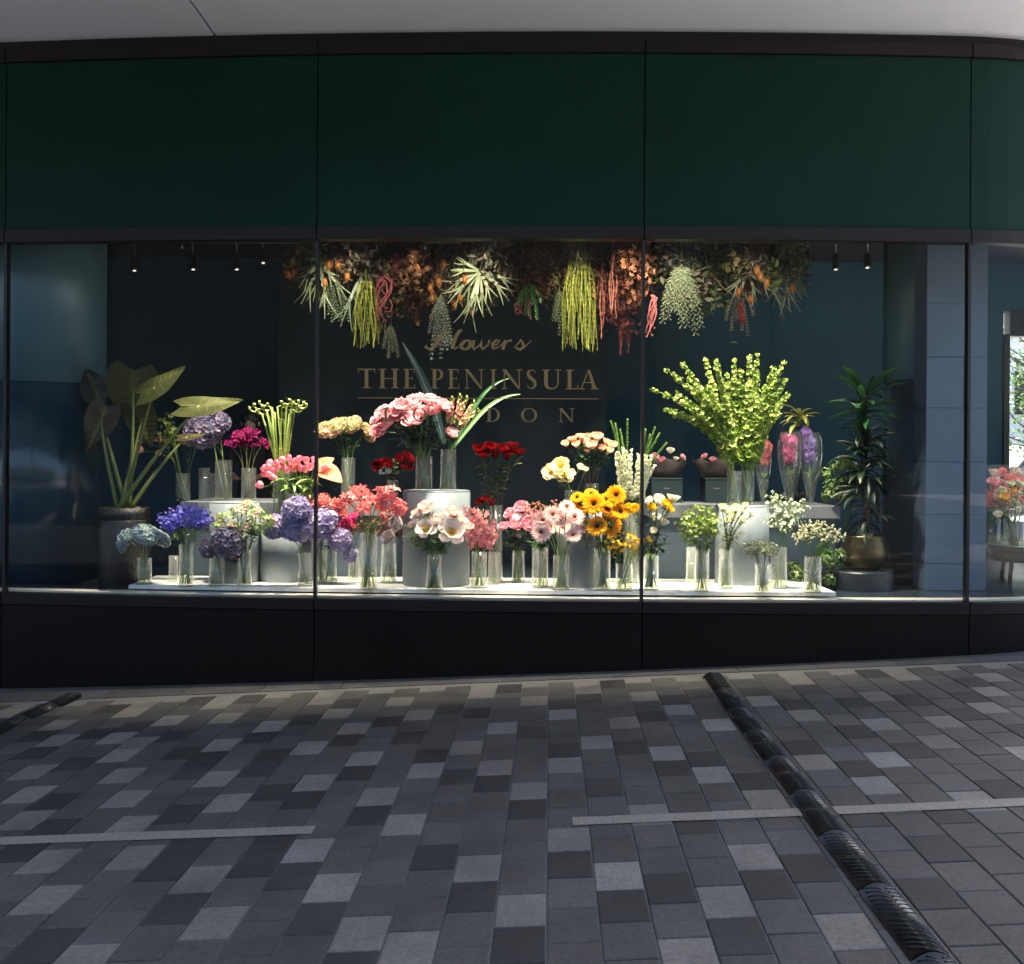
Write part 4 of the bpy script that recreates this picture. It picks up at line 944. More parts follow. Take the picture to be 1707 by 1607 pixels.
bunch('chrysanthemum', 'magenta ruffled bloom in front of the florist', 'chrysanthemum', 'magenta blooms', V, [(384, 744, 12), (397, 732, 13), (412, 728, 13), (426, 730, 13), (437, 742, 12), (405, 744, 12), (422, 745, 12)], 'magenta', srgb(86, 80, 50), .003, None, .3, .07, squash=.8)
# curly stems
V = vase(455, 483, 778, 869, 'glass vase of curly topped bamboo stems', surf=PB['z'], Y=PB['Y'] + .08, level=.5)
for q, (px, py) in enumerate([(430, 690), (440, 686), (450, 680), (462, 678), (470, 680), (480, 678), (490, 680), (496, 684), (444, 694), (474, 688), (486, 690), (456, 688)]):
    tip = at(px * .82 + 468 * .18, py, V['Y'] + rnd.uniform(-.06, .06)); base, neck = in_vase(V, tip); g_ = thing('bamboo_stem', 'curly topped green bamboo stem in the glass vase', 'bamboo stem', base, 'curly bamboo stems')
    pts = [base, neck, neck.lerp(tip, .5), tip]; dx = -1 if px < 462 else 1; cur = tip.copy(); rr = rnd.uniform(.03, .045)
    for k in range(1, 15):
        a = k * .75; pts.append(tip + Vector((dx * (.0085 * k + rr * .55 * math.sin(a)), .5 * rr * math.cos(a), rr * .45 * (1 - math.cos(a)) + .002 * k)))
    m_ = MB(); m_.tube([p - base for p in pts], [.0105] * 4 + [.0088] * 14, 6, srgb(104, 124, 48), srgb(168, 180, 100)); m_.build('cane', 'stem', g_)
    for k in (0.3, 0.55, 0.8):
        p = neck.lerp(tip, k) - base; m_ = MB(); m_.lathe([(.0110, -.002), (.0116, 0), (.0110, .002)], 8, srgb(150, 160, 90)); n_ = m_.build('joint', 'stem', g_); n_.location = p; n_.rotation_mode = 'QUATERNION'; n_.rotation_quaternion = rot_to(tip - neck)
    lf = link('leaf', rnd.choice(PROTO['leaf']), g_); lf.location = pts[-1] - base; lf.rotation_euler = (.8, 0, rnd.uniform(0, 6)); lf.scale = (.04,) * 3
V = vase(478, 522, 822, 884, 'wide glass vase of pink tulips on a grey plinth', surf=PB['z'], Y=PB['Y'] - .06, level=.6)
bunch('tulip', 'pink tulip in the wide vase', 'tulip', 'pink tulips', V, cloud(446, 538, 768, 788, 30, 6.3, 8) + [(463, 800, 7), (440, 812, 7)], 'pink_tulip', LIGHTG, .0035, ('long_leaf', 1, .14, .22, .1, .5), .15, .09, .15)
# anthurium
V2 = dict(V)
for (px, py, s_) in ((547, 787, 19), (538, 774, 13)):
    tip = at(px, py, V['Y'] - .05); base, neck = in_vase(V, tip); g_ = thing('anthurium', 'peach anthurium beside the tulips, right of the mullion', 'anthurium', base, 'peach anthuriums'); pts = stem_path(base, neck, tip)
    m_ = MB(); m_.tube([p - base for p in pts], .003, 5, GREEN); m_.build('stem', 'stem', g_)
    sz = s_ / F * V['Y']; td, nr = ((.75, -.3, -.45), (.45, -.8, .5)) if s_ > 15 else ((.8, .1, .5), (.1, -.8, .6))
    o = ear_leaf(td, nr, sz * 2.3, sz * .95, srgb(246, 150, 112), srgb(252, 196, 150)).build('spathe', 'petal', g_); o.location = tip - base
    ear_veins(td, nr, sz * 2.3, sz * .95, srgb(214, 100, 70), .002).build('veins', 'petal', o)
    m_ = MB(); m_.tube([Vector((0, 0, 0)), Vector((.01, -.03, .03)), Vector((.02, -.05, .05))], [.004, .0045, .003], 6, srgb(240, 220, 140)); o = m_.build('spadix', 'petal', g_); o.location = tip - base
V = vase(568, 592, 763, 838, 'glass vase of lime and pink hydrangeas against the dark wall', surf=ZC, Y=YC, level=.4)
bunch('hydrangea', 'lime green hydrangea blushed with pink', 'hydrangea', 'lime hydrangeas', V, [(548, 724, 17), (577, 716, 20), (606, 724, 15), (590, 712, 13), (562, 714, 13)], 'lime_pink', GREEN, .0045, ('dark_leaf', 2, .08, .11, .55, .85), .3, squash=.75)
V = vase(644, 664, 800, 838, 'glass vase of red roses on the counter beside the wide plinth', surf=ZC, Y=YC + .05, level=.3)
bunch('rose', 'deep red rose left of the wide plinth', 'rose', 'left red roses', V, [(628, 775, 10), (643, 774, 10), (660, 768, 11), (674, 768, 12), (688, 774, 10), (652, 780, 10), (668, 780, 10), (682, 782, 9)], 'red_rose', BROWN, .003, ('olive_leaf', 6, .05, .08, .1, .8), .3)
# the wide plinth
V = vase(692, 721, 760, 818, 'glass vase of pink peonies on the wide plinth', surf=PC['z'], Y=PC['Y'] - .1, level=.55)
bunch('peony', 'full pink peony on the wide plinth', 'peony', 'pink peonies', V, [(651, 706, 15), (689, 704, 16), (630, 703, 11), (632, 720, 11), (658, 690, 14), (672, 680, 14), (691, 676, 13), (716, 673, 13), (738, 682, 16), (704, 690, 12), (752, 726, 13), (643, 692, 13), (664, 698, 13), (680, 692, 13), (722, 690, 12), (700, 668, 11)], 'pink_peony', GREEN, .0045, ('dark_leaf', 6, .06, .11, .25, .85), .6)
V = vase(733, 761, 749, 818, 'tall glass vase of peach stocks on the wide plinth', surf=PC['z'], Y=PC['Y'] - .06, level=.62)
def fl_stock(b, p, d, t, i):
    c = vary(rnd.choice([srgb(246, 196, 160), srgb(240, 160, 150), srgb(220, 210, 150)]) if t < .75 else srgb(150, 160, 80), .12); o = side_dir(d, i * 2.4, 1, .25); star(b, p + o * .014, o, .018 * (1.05 - .6 * t), c, c, 5, .5)
spikes('stock', 'peach stock spike behind the pink peonies', 'stock', 'peach stocks', V, [(755, 660), (768, 656), (780, 660), (792, 668), (800, 682), (745, 668), (786, 680)], fl_stock, 26, .5, GREEN, leaves=('leaf', 5, .05, .08, .1, .6))
def big_leaf(name, label, cat, pts_px, Y, W, c0, c1, grp=None, dY=0.0):
    pts = [at(p[0], p[1], Y + dY * i / (len(pts_px) - 1)) for i, p in enumerate(pts_px)]
    o = thing(name, label, cat, pts[0], grp); m_ = MB(); n = 14; ctl = [p - pts[0] for p in pts]
    def bz(t):
        q = list(ctl)
        while len(q) > 1: q = [q[i].lerp(q[i + 1], t) for i in range(len(q) - 1)]
        return q[0]
    k = 5
    for i in range(n + 1):
        t = i / n; p = bz(t); d = (bz(min(1, t + .02)) - bz(max(0, t - .02))).normalized(); s_ = d.cross(Vector((.15, -1, .35))).normalized(); w = W * (max(.08, math.sin(math.pi * min(1, .12 + .88 * t)) ** .7))
        nn = s_.cross(d).normalized()
        for j in range(k):
            u = -1 + 2 * j / (k - 1); m_.v.append(tuple(p + s_ * u * w + nn * (u * u * w * .35))); m_.c.append(mix(c0, c1, t * .7 + .3 * abs(u)))
    m_.f = [(i * k + j, i * k + j + 1, (i + 1) * k + j + 1, (i + 1) * k + j) for i in range(n) for j in range(k - 1)]
    m_.build('blade', 'leaf', o)
    m_ = MB(); m_.tube([bz(i / 8) for i in range(8)], [.004 - .0003 * i for i in range(8)], 5, mix(c1, (1, 1, 1), .1)); m_.build('midrib', 'stem', o)
big_leaf('strap_leaf', 'upright strap leaf arching behind the stocks, upper of two', 'leaf', [(752, 745), (785, 700), (796, 640), (852, 630)], PC['Y'] + .25, .019, srgb(24, 60, 34), srgb(48, 104, 50), 'strap leaves', .1)
big_leaf('strap_leaf', 'pale strap leaf arching behind the stocks, lower of two', 'leaf', [(752, 750), (790, 705), (812, 660), (868, 657)], PC['Y'] + .2, .019, srgb(60, 100, 54), srgb(130, 170, 104), 'strap leaves', .15)
big_leaf('strap_leaf', 'broad blue green leaf slanting behind the gold lettering', 'leaf', [(740, 740), (726, 680), (702, 620), (670, 570)], PC['Y'] + .75, .045, srgb(18, 44, 38), srgb(34, 66, 62), 'strap leaves', .15)
# behind and right of the wide plinth
V = vase(813, 838, 842, 971, 'tall glass vase of red roses right of the wide plinth', surf=ZP, Y=9.12, level=.5)
bunch('rose', 'deep red rose right of the wide plinth', 'rose', 'right red roses', V, [(798, 756, 13), (816, 753, 13), (834, 755, 13), (853, 757, 15), (868, 761, 12), (806, 764, 11), (845, 766, 11), (826, 764, 10)], 'red_rose', BROWN, .003, ('olive_leaf', 9, .05, .1, .15, .8), .35, .06)
V = vase(940, 966, 818, 850, 'short glass vase of cream peonies behind the gerberas', surf=PD['z'], Y=PD['Y'] - .05, level=.5)
bunch('peony', 'open cream peony with a golden heart', 'peony', 'cream peonies', V, [(919, 788, 14), (936, 778, 13), (941, 794, 13)], 'cream_open', GREEN, .004, ('leaf', 3, .05, .09, .3, .8), 1.0)
bunch('peony', 'half closed cream peony bud leaning from a brown stem', 'peony', 'cream peony buds', V, [(966, 782, 8), (975, 786, 7)], 'cream_rose', BROWN)
V = vase(973, 998, 806, 850, 'glass vase of peach roses behind the sunflowers', surf=PD['z'], Y=PD['Y'] + .1, level=.5)
bunch('rose', 'peach rose in the dense dome above the sunflowers', 'rose', 'peach roses', V, [(944, 744, 9), (956, 738, 10), (968, 734, 10), (981, 733, 10), (995, 735, 10), (1008, 741, 10), (1020, 747, 10), (975, 746, 11), (989, 748, 11), (1003, 752, 10), (962, 746, 10), (978, 756, 8), (1014, 755, 9)], 'peach_rose', BROWN, .003, ('dark_leaf', 5, .05, .08, .4, .85), .35, .09)
V = vase(1038, 1066, 846, 968, 'tall glass vase of white foxgloves behind the yellow roses', surf=ZP, Y=9.15, level=.5)
def fl_fox(b, p, d, t, i):
    if t > .62:
        for q in range(3): o = side_dir(d, i * 2.4 + q * 2.1, 1, .9); b.ball(p + o * .009, .0065 * (1.25 - .5 * t), vary(srgb(96, 130, 60), .2), 5, 3, (1, 1, 1.4))
    else:
        o = side_dir(d, i * 2.4, 1, -.25); o = (o + CAMV * .3).normalized(); star(b, p + o * .02, o, .034, srgb(210, 220, 160), vary(srgb(248, 246, 228), .06), 6, .35, 1.0, -.35, nt=3)
spikes('foxglove', 'white foxglove spike with a green budded tip', 'foxglove', 'white foxgloves', V, [(1018, 702), (1026, 706), (1046, 698), (1076, 715), (1092, 712), (1100, 722), (1084, 724), (1034, 716), (1112, 738)], fl_fox, 44, .12, GREEN, .004)
V = vase(1212, 1235, 785, 845, 'left glass vase of the pair holding green bell stems', surf=PE['z'], Y=PE['Y'] - .06, level=.7)
Vb = vase(1234, 1257, 785, 845, 'right glass vase of the pair holding green bell stems', surf=PE['z'], Y=PE['Y'] + .02, level=.7)
def fl_bell(b, p, d, t, i):
    for q in range(5):
        a = i * .6 + q * 1.257; o = side_dir(d, a, 1, .15); s_ = .036 * (1.05 - .6 * t) * rnd.uniform(.75, 1.2); c = vary(rnd.choice([srgb(140, 160, 70), srgb(172, 186, 108), srgb(112, 138, 54)]), .15)
        star(b, p + o * s_ * rnd.uniform(.3, .8) + d * rnd.uniform(-.012, .012), (o + Vector((rnd.gauss(0, .3), rnd.gauss(0, .3), rnd.gauss(0, .3)))).normalized(), s_, mix(c, (.05, .1, .02), .3), c, 6, .55, rnd.uniform(.45, 1.0), -.3); b.ball(p + o * s_ * .8, s_ * .2, srgb(206, 214, 160), 5, 3)
for VV, tips in ((V, [(1082, 648), (1107, 614), (1134, 603), (1174, 595), (1192, 600), (1212, 620), (1158, 640), (1125, 655), (1145, 628), (1178, 640), (1120, 690), (1140, 668), (1160, 690), (1190, 670), (1105, 682)]), (Vb, [(1224, 596), (1250, 590), (1262, 588), (1290, 612), (1308, 600), (1316, 655), (1276, 640), (1240, 640), (1300, 690), (1262, 660), (1215, 660), (1312, 630), (1215, 690), (1245, 680), (1270, 700), (1295, 670), (1235, 615)])):
    spikes('bells_stem', 'tall lime green bell flower stem on the tall plinth', 'bell stem', 'green bell stems', VV, tips, fl_bell, 21, .14, LIGHTG, .004, .2, 'bells', 'petal')
# flute glasses with orchids
def flute(x0, x1, yt, yb, label, Y):
    xc = (x0 + x1) / 2; base = at(xc, yb, Y); base.z = ZC + .001; h = at(xc, yt, Y).z - ZC; r = (x1 - x0) / 2 / F * Y
    o = thing('flute_vase', label, 'vase', base, 'tall flute glasses'); m_ = MB()
    pr_ = [(.40, 0), (.38, .012), (.24, .03), (.36, .13), (.62, .30), (.86, .50), (.98, .68), (1.0, .78), (.92, .9), (.76, 1.0)]
    m_.lathe([(r * a, h * b) for a, b in pr_] + [(r * a - .003, h * b) for a, b in reversed(pr_[2:])], 28); m_.build('glass_body', 'smooth_glass', o)
    return dict(base=base, r=r * .35, h=h * .1, Y=Y, neck=base + Vector((0, 0, h * .35)), o=o, R=r)
def fl_vanda(cols):
    def f(b, p, d, t, i):
        o = (side_dir(d, i * 2.4, 1, 0) + CAMV * .7).normalized(); c = vary(rnd.choice(cols), .15); star(b, p + o * .022, o, .044, mix(c, (1, .8, .95), .2), c, 5, .5, .2, -.1)
    return f
for (a, b_, yt, lab, cols, tips, nm) in ((1296, 1337, 720, 'tall flute glass holding a magenta orchid', [srgb(196, 20, 110), srgb(160, 10, 90)], [(1310, 726), (1322, 728), (1316, 738)], 'magenta'),
                                      (1333, 1370, 721, 'tall flute glass holding a purple orchid', [srgb(150, 110, 190), srgb(110, 70, 160)], [(1344, 716), (1350, 730)], 'purple'),
                                      (1258, 1286, 738, 'tall flute glass holding a small red orchid beside the bell stems', [srgb(180, 40, 50), srgb(200, 90, 80)], [(1280, 738)], 'red')):
    V = flute(a, b_, yt, 838, lab, YC + (.25 if nm == 'red' else 0.0))
    sp = spikes('orchid', nm + ' orchid standing inside a tall flute glass', 'orchid', 'orchids in flutes', V, tips, fl_vanda(cols), 10, .45, GREEN, .003, .02)
    for q in range(9):
        m_ = MB(); p = V['base'] + Vector((0, 0, .03)) - sp[0].location; c0 = p.copy(); pts = [p]
        for k in range(6):
            p = p + Vector((rnd.uniform(-.5, .5) * V['R'] * .5, rnd.uniform(-.5, .5) * V['R'] * .5, V['R'] * .42)); lim = V['R'] * (.3 + k * .07)
            p.x = c0.x + max(-lim, min(lim, p.x - c0.x)); p.y = c0.y + max(-lim, min(lim, p.y - c0.y)); pts.append(p)
        m_.tube(pts, .0025, 4, vary(srgb(130, 130, 96), .2)); m_.build('root', 'stem', sp[0])
    for q in range(7):
        lf = link('leaf', rnd.choice(PROTO['long_leaf']), sp[0]); lf.location = V['base'] + Vector((0, 0, V['h'] * 4)) - sp[0].location; lf.rotation_euler = (rnd.uniform(.7, 1.2), 0, q); lf.scale = (.1,) * 3

# ---- extra greenery pushed in among the blooms
for x0, lab, key, tips in ((709, 'green leaf sprig among the blush peonies', 'leaf', [(672, 905), (688, 912), (772, 905), (748, 914), (700, 900), (735, 903)]), (853, 'dark leaf sprig under the soft pink peonies', 'dark_leaf', [(842, 905), (868, 908), (878, 900), (850, 896)]),
                           (990, 'green leaf sprig under the sunflowers', 'leaf', [(978, 905), (1004, 902), (1030, 905), (1046, 900)]), (1072, 'dark leaf sprig under the yellow roses', 'dark_leaf', [(1082, 893), (1100, 886), (1116, 892), (1122, 905)]),
                           (1157, 'soft green leaf sprig under the lime filler', 'leaf', [(1130, 905), (1146, 898), (1190, 902), (1176, 895)]), (599, 'green leaf sprig under the coral flowers', 'leaf', [(590, 872), (612, 868), (640, 876), (655, 868)]),
                           (1197, 'olive leaf sprig among the cream lisianthus', 'olive_leaf', [(1203, 890), (1216, 884), (1228, 892), (1240, 884)]), (298, 'fine green sprig under the blue delphiniums', 'leaf', [(275, 890), (290, 885), (335, 888), (345, 880)]),
                           (692, 'dark leaf sprig under the pink peonies', 'dark_leaf', [(648, 732), (668, 738), (690, 728), (712, 722), (735, 732)]), (568, 'dark leaf sprig under the lime hydrangeas', 'dark_leaf', [(560, 742), (600, 742)])):
    grassy(VS[x0], lab, tips, key=key)
# ================================================================== POTTED PLANTS
# big leaved plant in the tall dark pot
YA = 9.15
pb = at(207, 980, YA); pb.z = ZF
pr_ = (248 - 167) / 2 / F * YA; ph_ = at(207, 846, YA).z - ZF
o = thing('plant_pot', 'tall dark textured pot beside the round column', 'pot', pb)
m_ = MB(); m_.lathe([(pr_ * .9, 0), (pr_, .02), (pr_, ph_ * .84), (pr_ * .985, ph_ * .85)], 40); m_.build('body', 'pot_dark', o)
m_ = MB(); m_.lathe([(pr_ * .985, ph_ * .851), (pr_ * .99, ph_), (pr_ * .86, ph_), (pr_ * .86, ph_ * .95)], 40); m_.build('rim', 'pot_dark', o)
m_ = MB()
for q in range(60):
    a, rr = rnd.uniform(0, 6.28), pr_ * .8 * math.sqrt(rnd.random()); m_.ball((rr * math.cos(a), rr * math.sin(a), ph_ * .955), rnd.uniform(.02, .04), (1, 1, 1), 6, 4)
m_.build('moss', 'moss', o)
al = thing('alocasia', 'big leaved elephant ear plant rising from the tall dark pot', 'plant', pb + Vector((0, 0, ph_ * .95)))
OL, DO = srgb(80, 84, 42), srgb(44, 46, 30)
for (tx, ty, dY, td, nr, Lp, Wp, c0) in ((257, 645, -.12, (.8, -.1, .42), (.2, .8, -.5), 92, 24, OL), (222, 645, .1, (-.15, .3, -1), (.1, -1, .1), 100, 44, mix(OL, DO, .6)),
                                        (332, 676, -.1, (1, -.1, .06), (.0, .75, -.55), 108, 22, mix(OL, DO, .35)), (168, 700, 0, (-.35, -.1, -.9), (.5, -.9, .2), 84, 26, srgb(44, 34, 28)),
                                        (158, 648, .25, (-.4, .2, .7), (.2, -.9, .1), 60, 24, srgb(24, 22, 20)), (312, 728, .15, (.95, 0, .1), (.1, .6, -.7), 50, 10, srgb(60, 48, 32)), (236, 700, .2, (.2, .2, -.8), (.2, -1, .1), 70, 26, DO)):
    tip = at(tx, ty, YA + dY) - al.location; b0 = Vector((rnd.uniform(-.07, .07), rnd.uniform(-.06, .06), -.01))
    mid = b0.lerp(tip, .45) + Vector((-.05 * (1 if tip.x < 0 else -.6), 0, .12)); m_ = MB(); pts = [b0 * (1 - t) ** 2 + mid * 2 * t * (1 - t) + tip * t * t for t in [i / 10 for i in range(11)]]
    m_.tube(pts, [.026 - .0185 * (i / 10) ** .7 for i in range(11)], 8, srgb(92, 104, 44), srgb(104, 116, 62)); pe = m_.build('petiole', 'stem', al)
    lf = ear_leaf(td, nr, Lp / F * YA, Wp / F * YA, vary(c0, .1), mix(c0, srgb(140, 140, 80), .35)).build('leaf', 'leaf', al); lf.location = tip
    ear_veins(td, nr, Lp / F * YA, Wp / F * YA, mix(c0, srgb(150, 150, 92), .5)).build('veins', 'leaf', lf)
# tall leafy plant in the brass pot
YD = 9.35
pb = at(1440, 950, YD); o = thing('plinth_box', 'low dark round stand under the brass pot', 'stand', (pb.x - .02, YD, ZF)); hb = max(.06, pb.z - ZF)
m_ = MB(); m_.lathe([(.27, 0), (.27, hb - .01), (.262, hb)], 40, (1, 1, 1)); flat(m_.build('drum', 'stand_dark', o)); m_ = MB(); m_.lathe([(.255, hb + .0005), (.255, hb + .004)], 40); flat(m_.build('top', 'stand_dark', o))
r_ = (1477 - 1403) / 2 / F * YD; hp = at(1440, 893, YD).z - pb.z
po_ = thing('plant_pot', 'rounded brass pot on the dark stand beside the round column', 'pot', (pb.x, YD, ZF + hb + .005))
m_ = MB(); m_.lathe([(r_ * .6, 0), (r_ * .85, hp * .12), (r_ * 1.0, hp * .45), (r_ * .98, hp * .7), (r_ * .86, hp * .92), (r_ * .88, hp), (r_ * .82, hp), (r_ * .8, hp * .9)], 40); m_.build('body', 'brass', po_)
m_ = MB(); m_.lathe([(r_ * .7, hp * .86), (r_ * .79, hp * .9)], 24); m_.build('soil', 'soil', po_)
dr = thing('dracaena', 'tall leafy strap leaved plant in the brass pot', 'plant', (pb.x, YD, ZF + hb + .005 + hp * .9))
topz = at(1440, 660, YD).z - dr.location.z
m_ = MB(); m_.tube([Vector((0.02 * math.sin(i), .015 * math.cos(i * 2), topz * i / 8)) for i in range(9)], [.03, .028, .026, .024, .022, .02, .018, .014, .008], 8, srgb(48, 44, 32)); m_.build('trunk', 'bark', dr)
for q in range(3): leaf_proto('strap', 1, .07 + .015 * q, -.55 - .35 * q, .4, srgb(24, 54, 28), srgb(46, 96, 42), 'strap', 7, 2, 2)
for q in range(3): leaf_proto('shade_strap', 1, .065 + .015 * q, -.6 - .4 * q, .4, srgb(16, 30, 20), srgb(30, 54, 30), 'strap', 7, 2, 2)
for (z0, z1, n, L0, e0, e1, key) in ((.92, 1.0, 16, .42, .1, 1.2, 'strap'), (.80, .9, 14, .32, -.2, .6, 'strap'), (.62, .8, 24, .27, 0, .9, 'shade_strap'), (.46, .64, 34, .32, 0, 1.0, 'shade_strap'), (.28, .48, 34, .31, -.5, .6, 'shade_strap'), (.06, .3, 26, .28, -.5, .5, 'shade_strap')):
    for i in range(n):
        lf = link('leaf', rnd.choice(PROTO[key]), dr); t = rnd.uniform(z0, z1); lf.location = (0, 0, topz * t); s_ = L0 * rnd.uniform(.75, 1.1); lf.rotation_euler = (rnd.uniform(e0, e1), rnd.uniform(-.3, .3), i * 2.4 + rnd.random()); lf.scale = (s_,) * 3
# variegated small plant behind the flutes
dv = at(1333, 720, 9.9); d2 = thing('dracaena', 'small yellow striped strap leaved plant behind the flute glasses', 'plant', (dv.x, 9.9, ZC + .002))
tz = at(1333, 690, 9.9).z - ZC
m_ = MB(); m_.lathe([(.05, 0), (.07, .1), (.065, .1)], 16); m_.build('pot', 'pot_dark', d2)
m_ = MB(); m_.tube([Vector((0, 0, .08)), Vector((.01, 0, tz * .6)), Vector((0, 0, tz))], [.014, .012, .01], 6, srgb(60, 54, 36)); m_.build('trunk', 'bark', d2)
leaf_proto('yellow_strap', 1, .1, -1.2, .4, srgb(120, 130, 50), srgb(190, 190, 100), 'strap', 6, 2, 3)
for i in range(20):
    lf = link('leaf', rnd.choice(PROTO['yellow_strap']), d2); lf.location = (0, 0, tz * rnd.uniform(.85, 1.0)); s_ = rnd.uniform(.16, .26); lf.rotation_euler = (rnd.uniform(-.1, 1.2), 0, i * 2.4); lf.scale = (s_,) * 3
# bonsai on the counter and leafy plant under it
def shrub(name, label, x, Y, z, pts_px, n, r, cols, lw=.011, trunk=True):
    o = thing(name, label, 'plant', (x, Y, z)); m_ = MB(); b = MB(); tr = MB()
    for (px, py, rp) in pts_px:
        c = at(px, py, Y + rnd.uniform(-.08, .08)) - o.location; rr = rp / F * Y
        mid = c * .5 + Vector((rnd.uniform(-.05, .05), rnd.uniform(-.03, .03), .02)); tr.tube([Vector((0, 0, 0)), mid * .6 + Vector((.02, 0, 0)), mid, c], [.014, .011, .008, .003], 6, srgb(120, 104, 80))
        for i in range(n):
            d = Vector((rnd.gauss(0, 1), rnd.gauss(0, 1), rnd.gauss(0, .8))).normalized() * rr * rnd.random() ** .5; M = T(*(c + d)) @ rot_to(d + Vector((0, 0, .02)), rnd.uniform(0, 6)).to_matrix().to_4x4()
            k = vary(rnd.choice(cols), .25)
            for q in range(2): b.petal(M @ Rz(q * 3 + rnd.random()), lw * 2.6, lw * .8, .2, -.4, .2, mix(k, (.01, .02, .01), .3), k, 2, 1, 'point')
    tr.build('trunk', 'bark', o); b.build('foliage', 'leaf', o)
GL = [srgb(96, 124, 60), srgb(70, 104, 44), srgb(130, 150, 84)]
p = at(1398, 838, 9.6); shrub('bonsai', 'small twisted bonsai tree on the counter end', p.x, 9.6, ZC + .002, [(1378, 790, 14), (1392, 778, 14), (1410, 772, 15), (1424, 780, 13), (1385, 808, 14), (1404, 800, 14), (1380, 826, 12), (1420, 804, 13), (1396, 822, 12)], 60, .08, GL)
p = at(1330, 960, 9.32); shrub('leafy_plant', 'leafy green plant on the floor behind the white berry vase', p.x, 9.32, ZF, [(1322, 945, 13), (1332, 960, 13), (1380, 930, 14), (1392, 945, 14), (1400, 925, 11), (1385, 965, 12), (1372, 915, 12), (1402, 955, 9)], 50, .08, GL, .016)

# ================================================================== REAR TABLE OBJECTS
def crate(x0, x1, y0, y1, Y, label):
    a, b = at(x0, y1, Y), at(x1, y0, Y); o = thing('storage_box', label, 'box', ((a.x + b.x) / 2, Y, ZC + .001), 'dark teal boxes on the rear counter'); w = (b.x - a.x) / 2; h = b.z - ZC
    m_ = MB(); m_.box(-w, w, 0, .28, 0, h * .93); bevel(flat(m_.build('body', 'box_teal', o)), .004); m_ = MB(); m_.box(-w - .006, w + .006, -.006, .286, h * .932, h); bevel(flat(m_.build('lid', 'box_teal', o)), .003)
    m_ = MB(); m_.box(-.03, .03, -.004, -.0005, h * .55, h * .6); flat(m_.build('label_slot', 'grey_metal', o))
crate(1086, 1138, 797, 842, 9.95, 'dark teal box under the paper wrapped pink roses, beside the foxgloves'); crate(1176, 1214, 797, 842, 9.95, 'dark teal box under the paper wrapped pink roses, beside the bell stem vases')
def wrap(xc, x0, x1, yt, yb, Y, label):
    b = at(xc, yb, Y); o = thing('paper_wrap', label, 'paper wrap', (b.x, Y + .12, b.z), 'paper wrapped bunches'); h = at(xc, yt, Y).z - b.z; r = (x1 - x0) / 2 / F * Y; m_ = MB(); n = 26
    for i, (k, zz) in enumerate(((.55, 0), (.75, .4), (.98, .85), (1.0, 1.0))):
        for q in range(n): a = 2 * math.pi * q / n; rr = r * k * (1 + .05 * math.sin(5 * a + i) * (i > 0)); m_.v.append((rr * math.cos(a), rr * math.sin(a) * .8, h * zz + (.025 * math.sin(7 * a) if i == 3 else 0))); m_.c.append((1, 1, 1))
    m_.f = [(i * n + q, i * n + (q + 1) % n, (i + 1) * n + (q + 1) % n, (i + 1) * n + q) for i in range(3) for q in range(n)] + [tuple(reversed(range(n)))]
    m_.build('sheet', 'paper_brown', o)
    return dict(base=Vector((b.x, Y + .12, b.z)), r=r * .5, h=h, Y=Y + .05, neck=Vector((b.x, Y + .12, b.z + h * .8)), o=o)
for k, (xc, x0, x1) in enumerate(((1112, 1078, 1148), (1196, 1150, 1226))):
    V = wrap(xc, x0, x1, 768, 797, 9.95, 'brown paper wrapped bunch resting on a dark teal box, ' + ('beside the foxgloves' if k == 0 else 'behind the bell stems'))
    bunch('rose', 'pink rose peeping from a brown paper wrap', 'rose', 'wrapped pink roses', V, [(xc - 20, 762, 6), (xc + 5, 756, 7), (xc + 24, 764, 6), (xc + 14, 768, 5), (xc - 8, 768, 5)], ['rose_peony', 'white_rose', 'rose_peony'], GREEN, .002, ('leaf', 2, .03, .05, .3, .8), .3, .03)
so = thing('wall_socket', 'small pale double wall socket behind the red roses', 'socket', at(648, 784, 11.88)); m_ = MB(); m_.box(-.11, .11, -.012, .0, -.045, .045); bevel(flat(m_.build('plate', 'socket', so)), .004)
for s_ in (-.055, .055): m_ = MB(); m_.box(s_ - .02, s_ + .02, -.0135, -.0122, -.02, .02); flat(m_.build('outlet', 'black_gap', so))

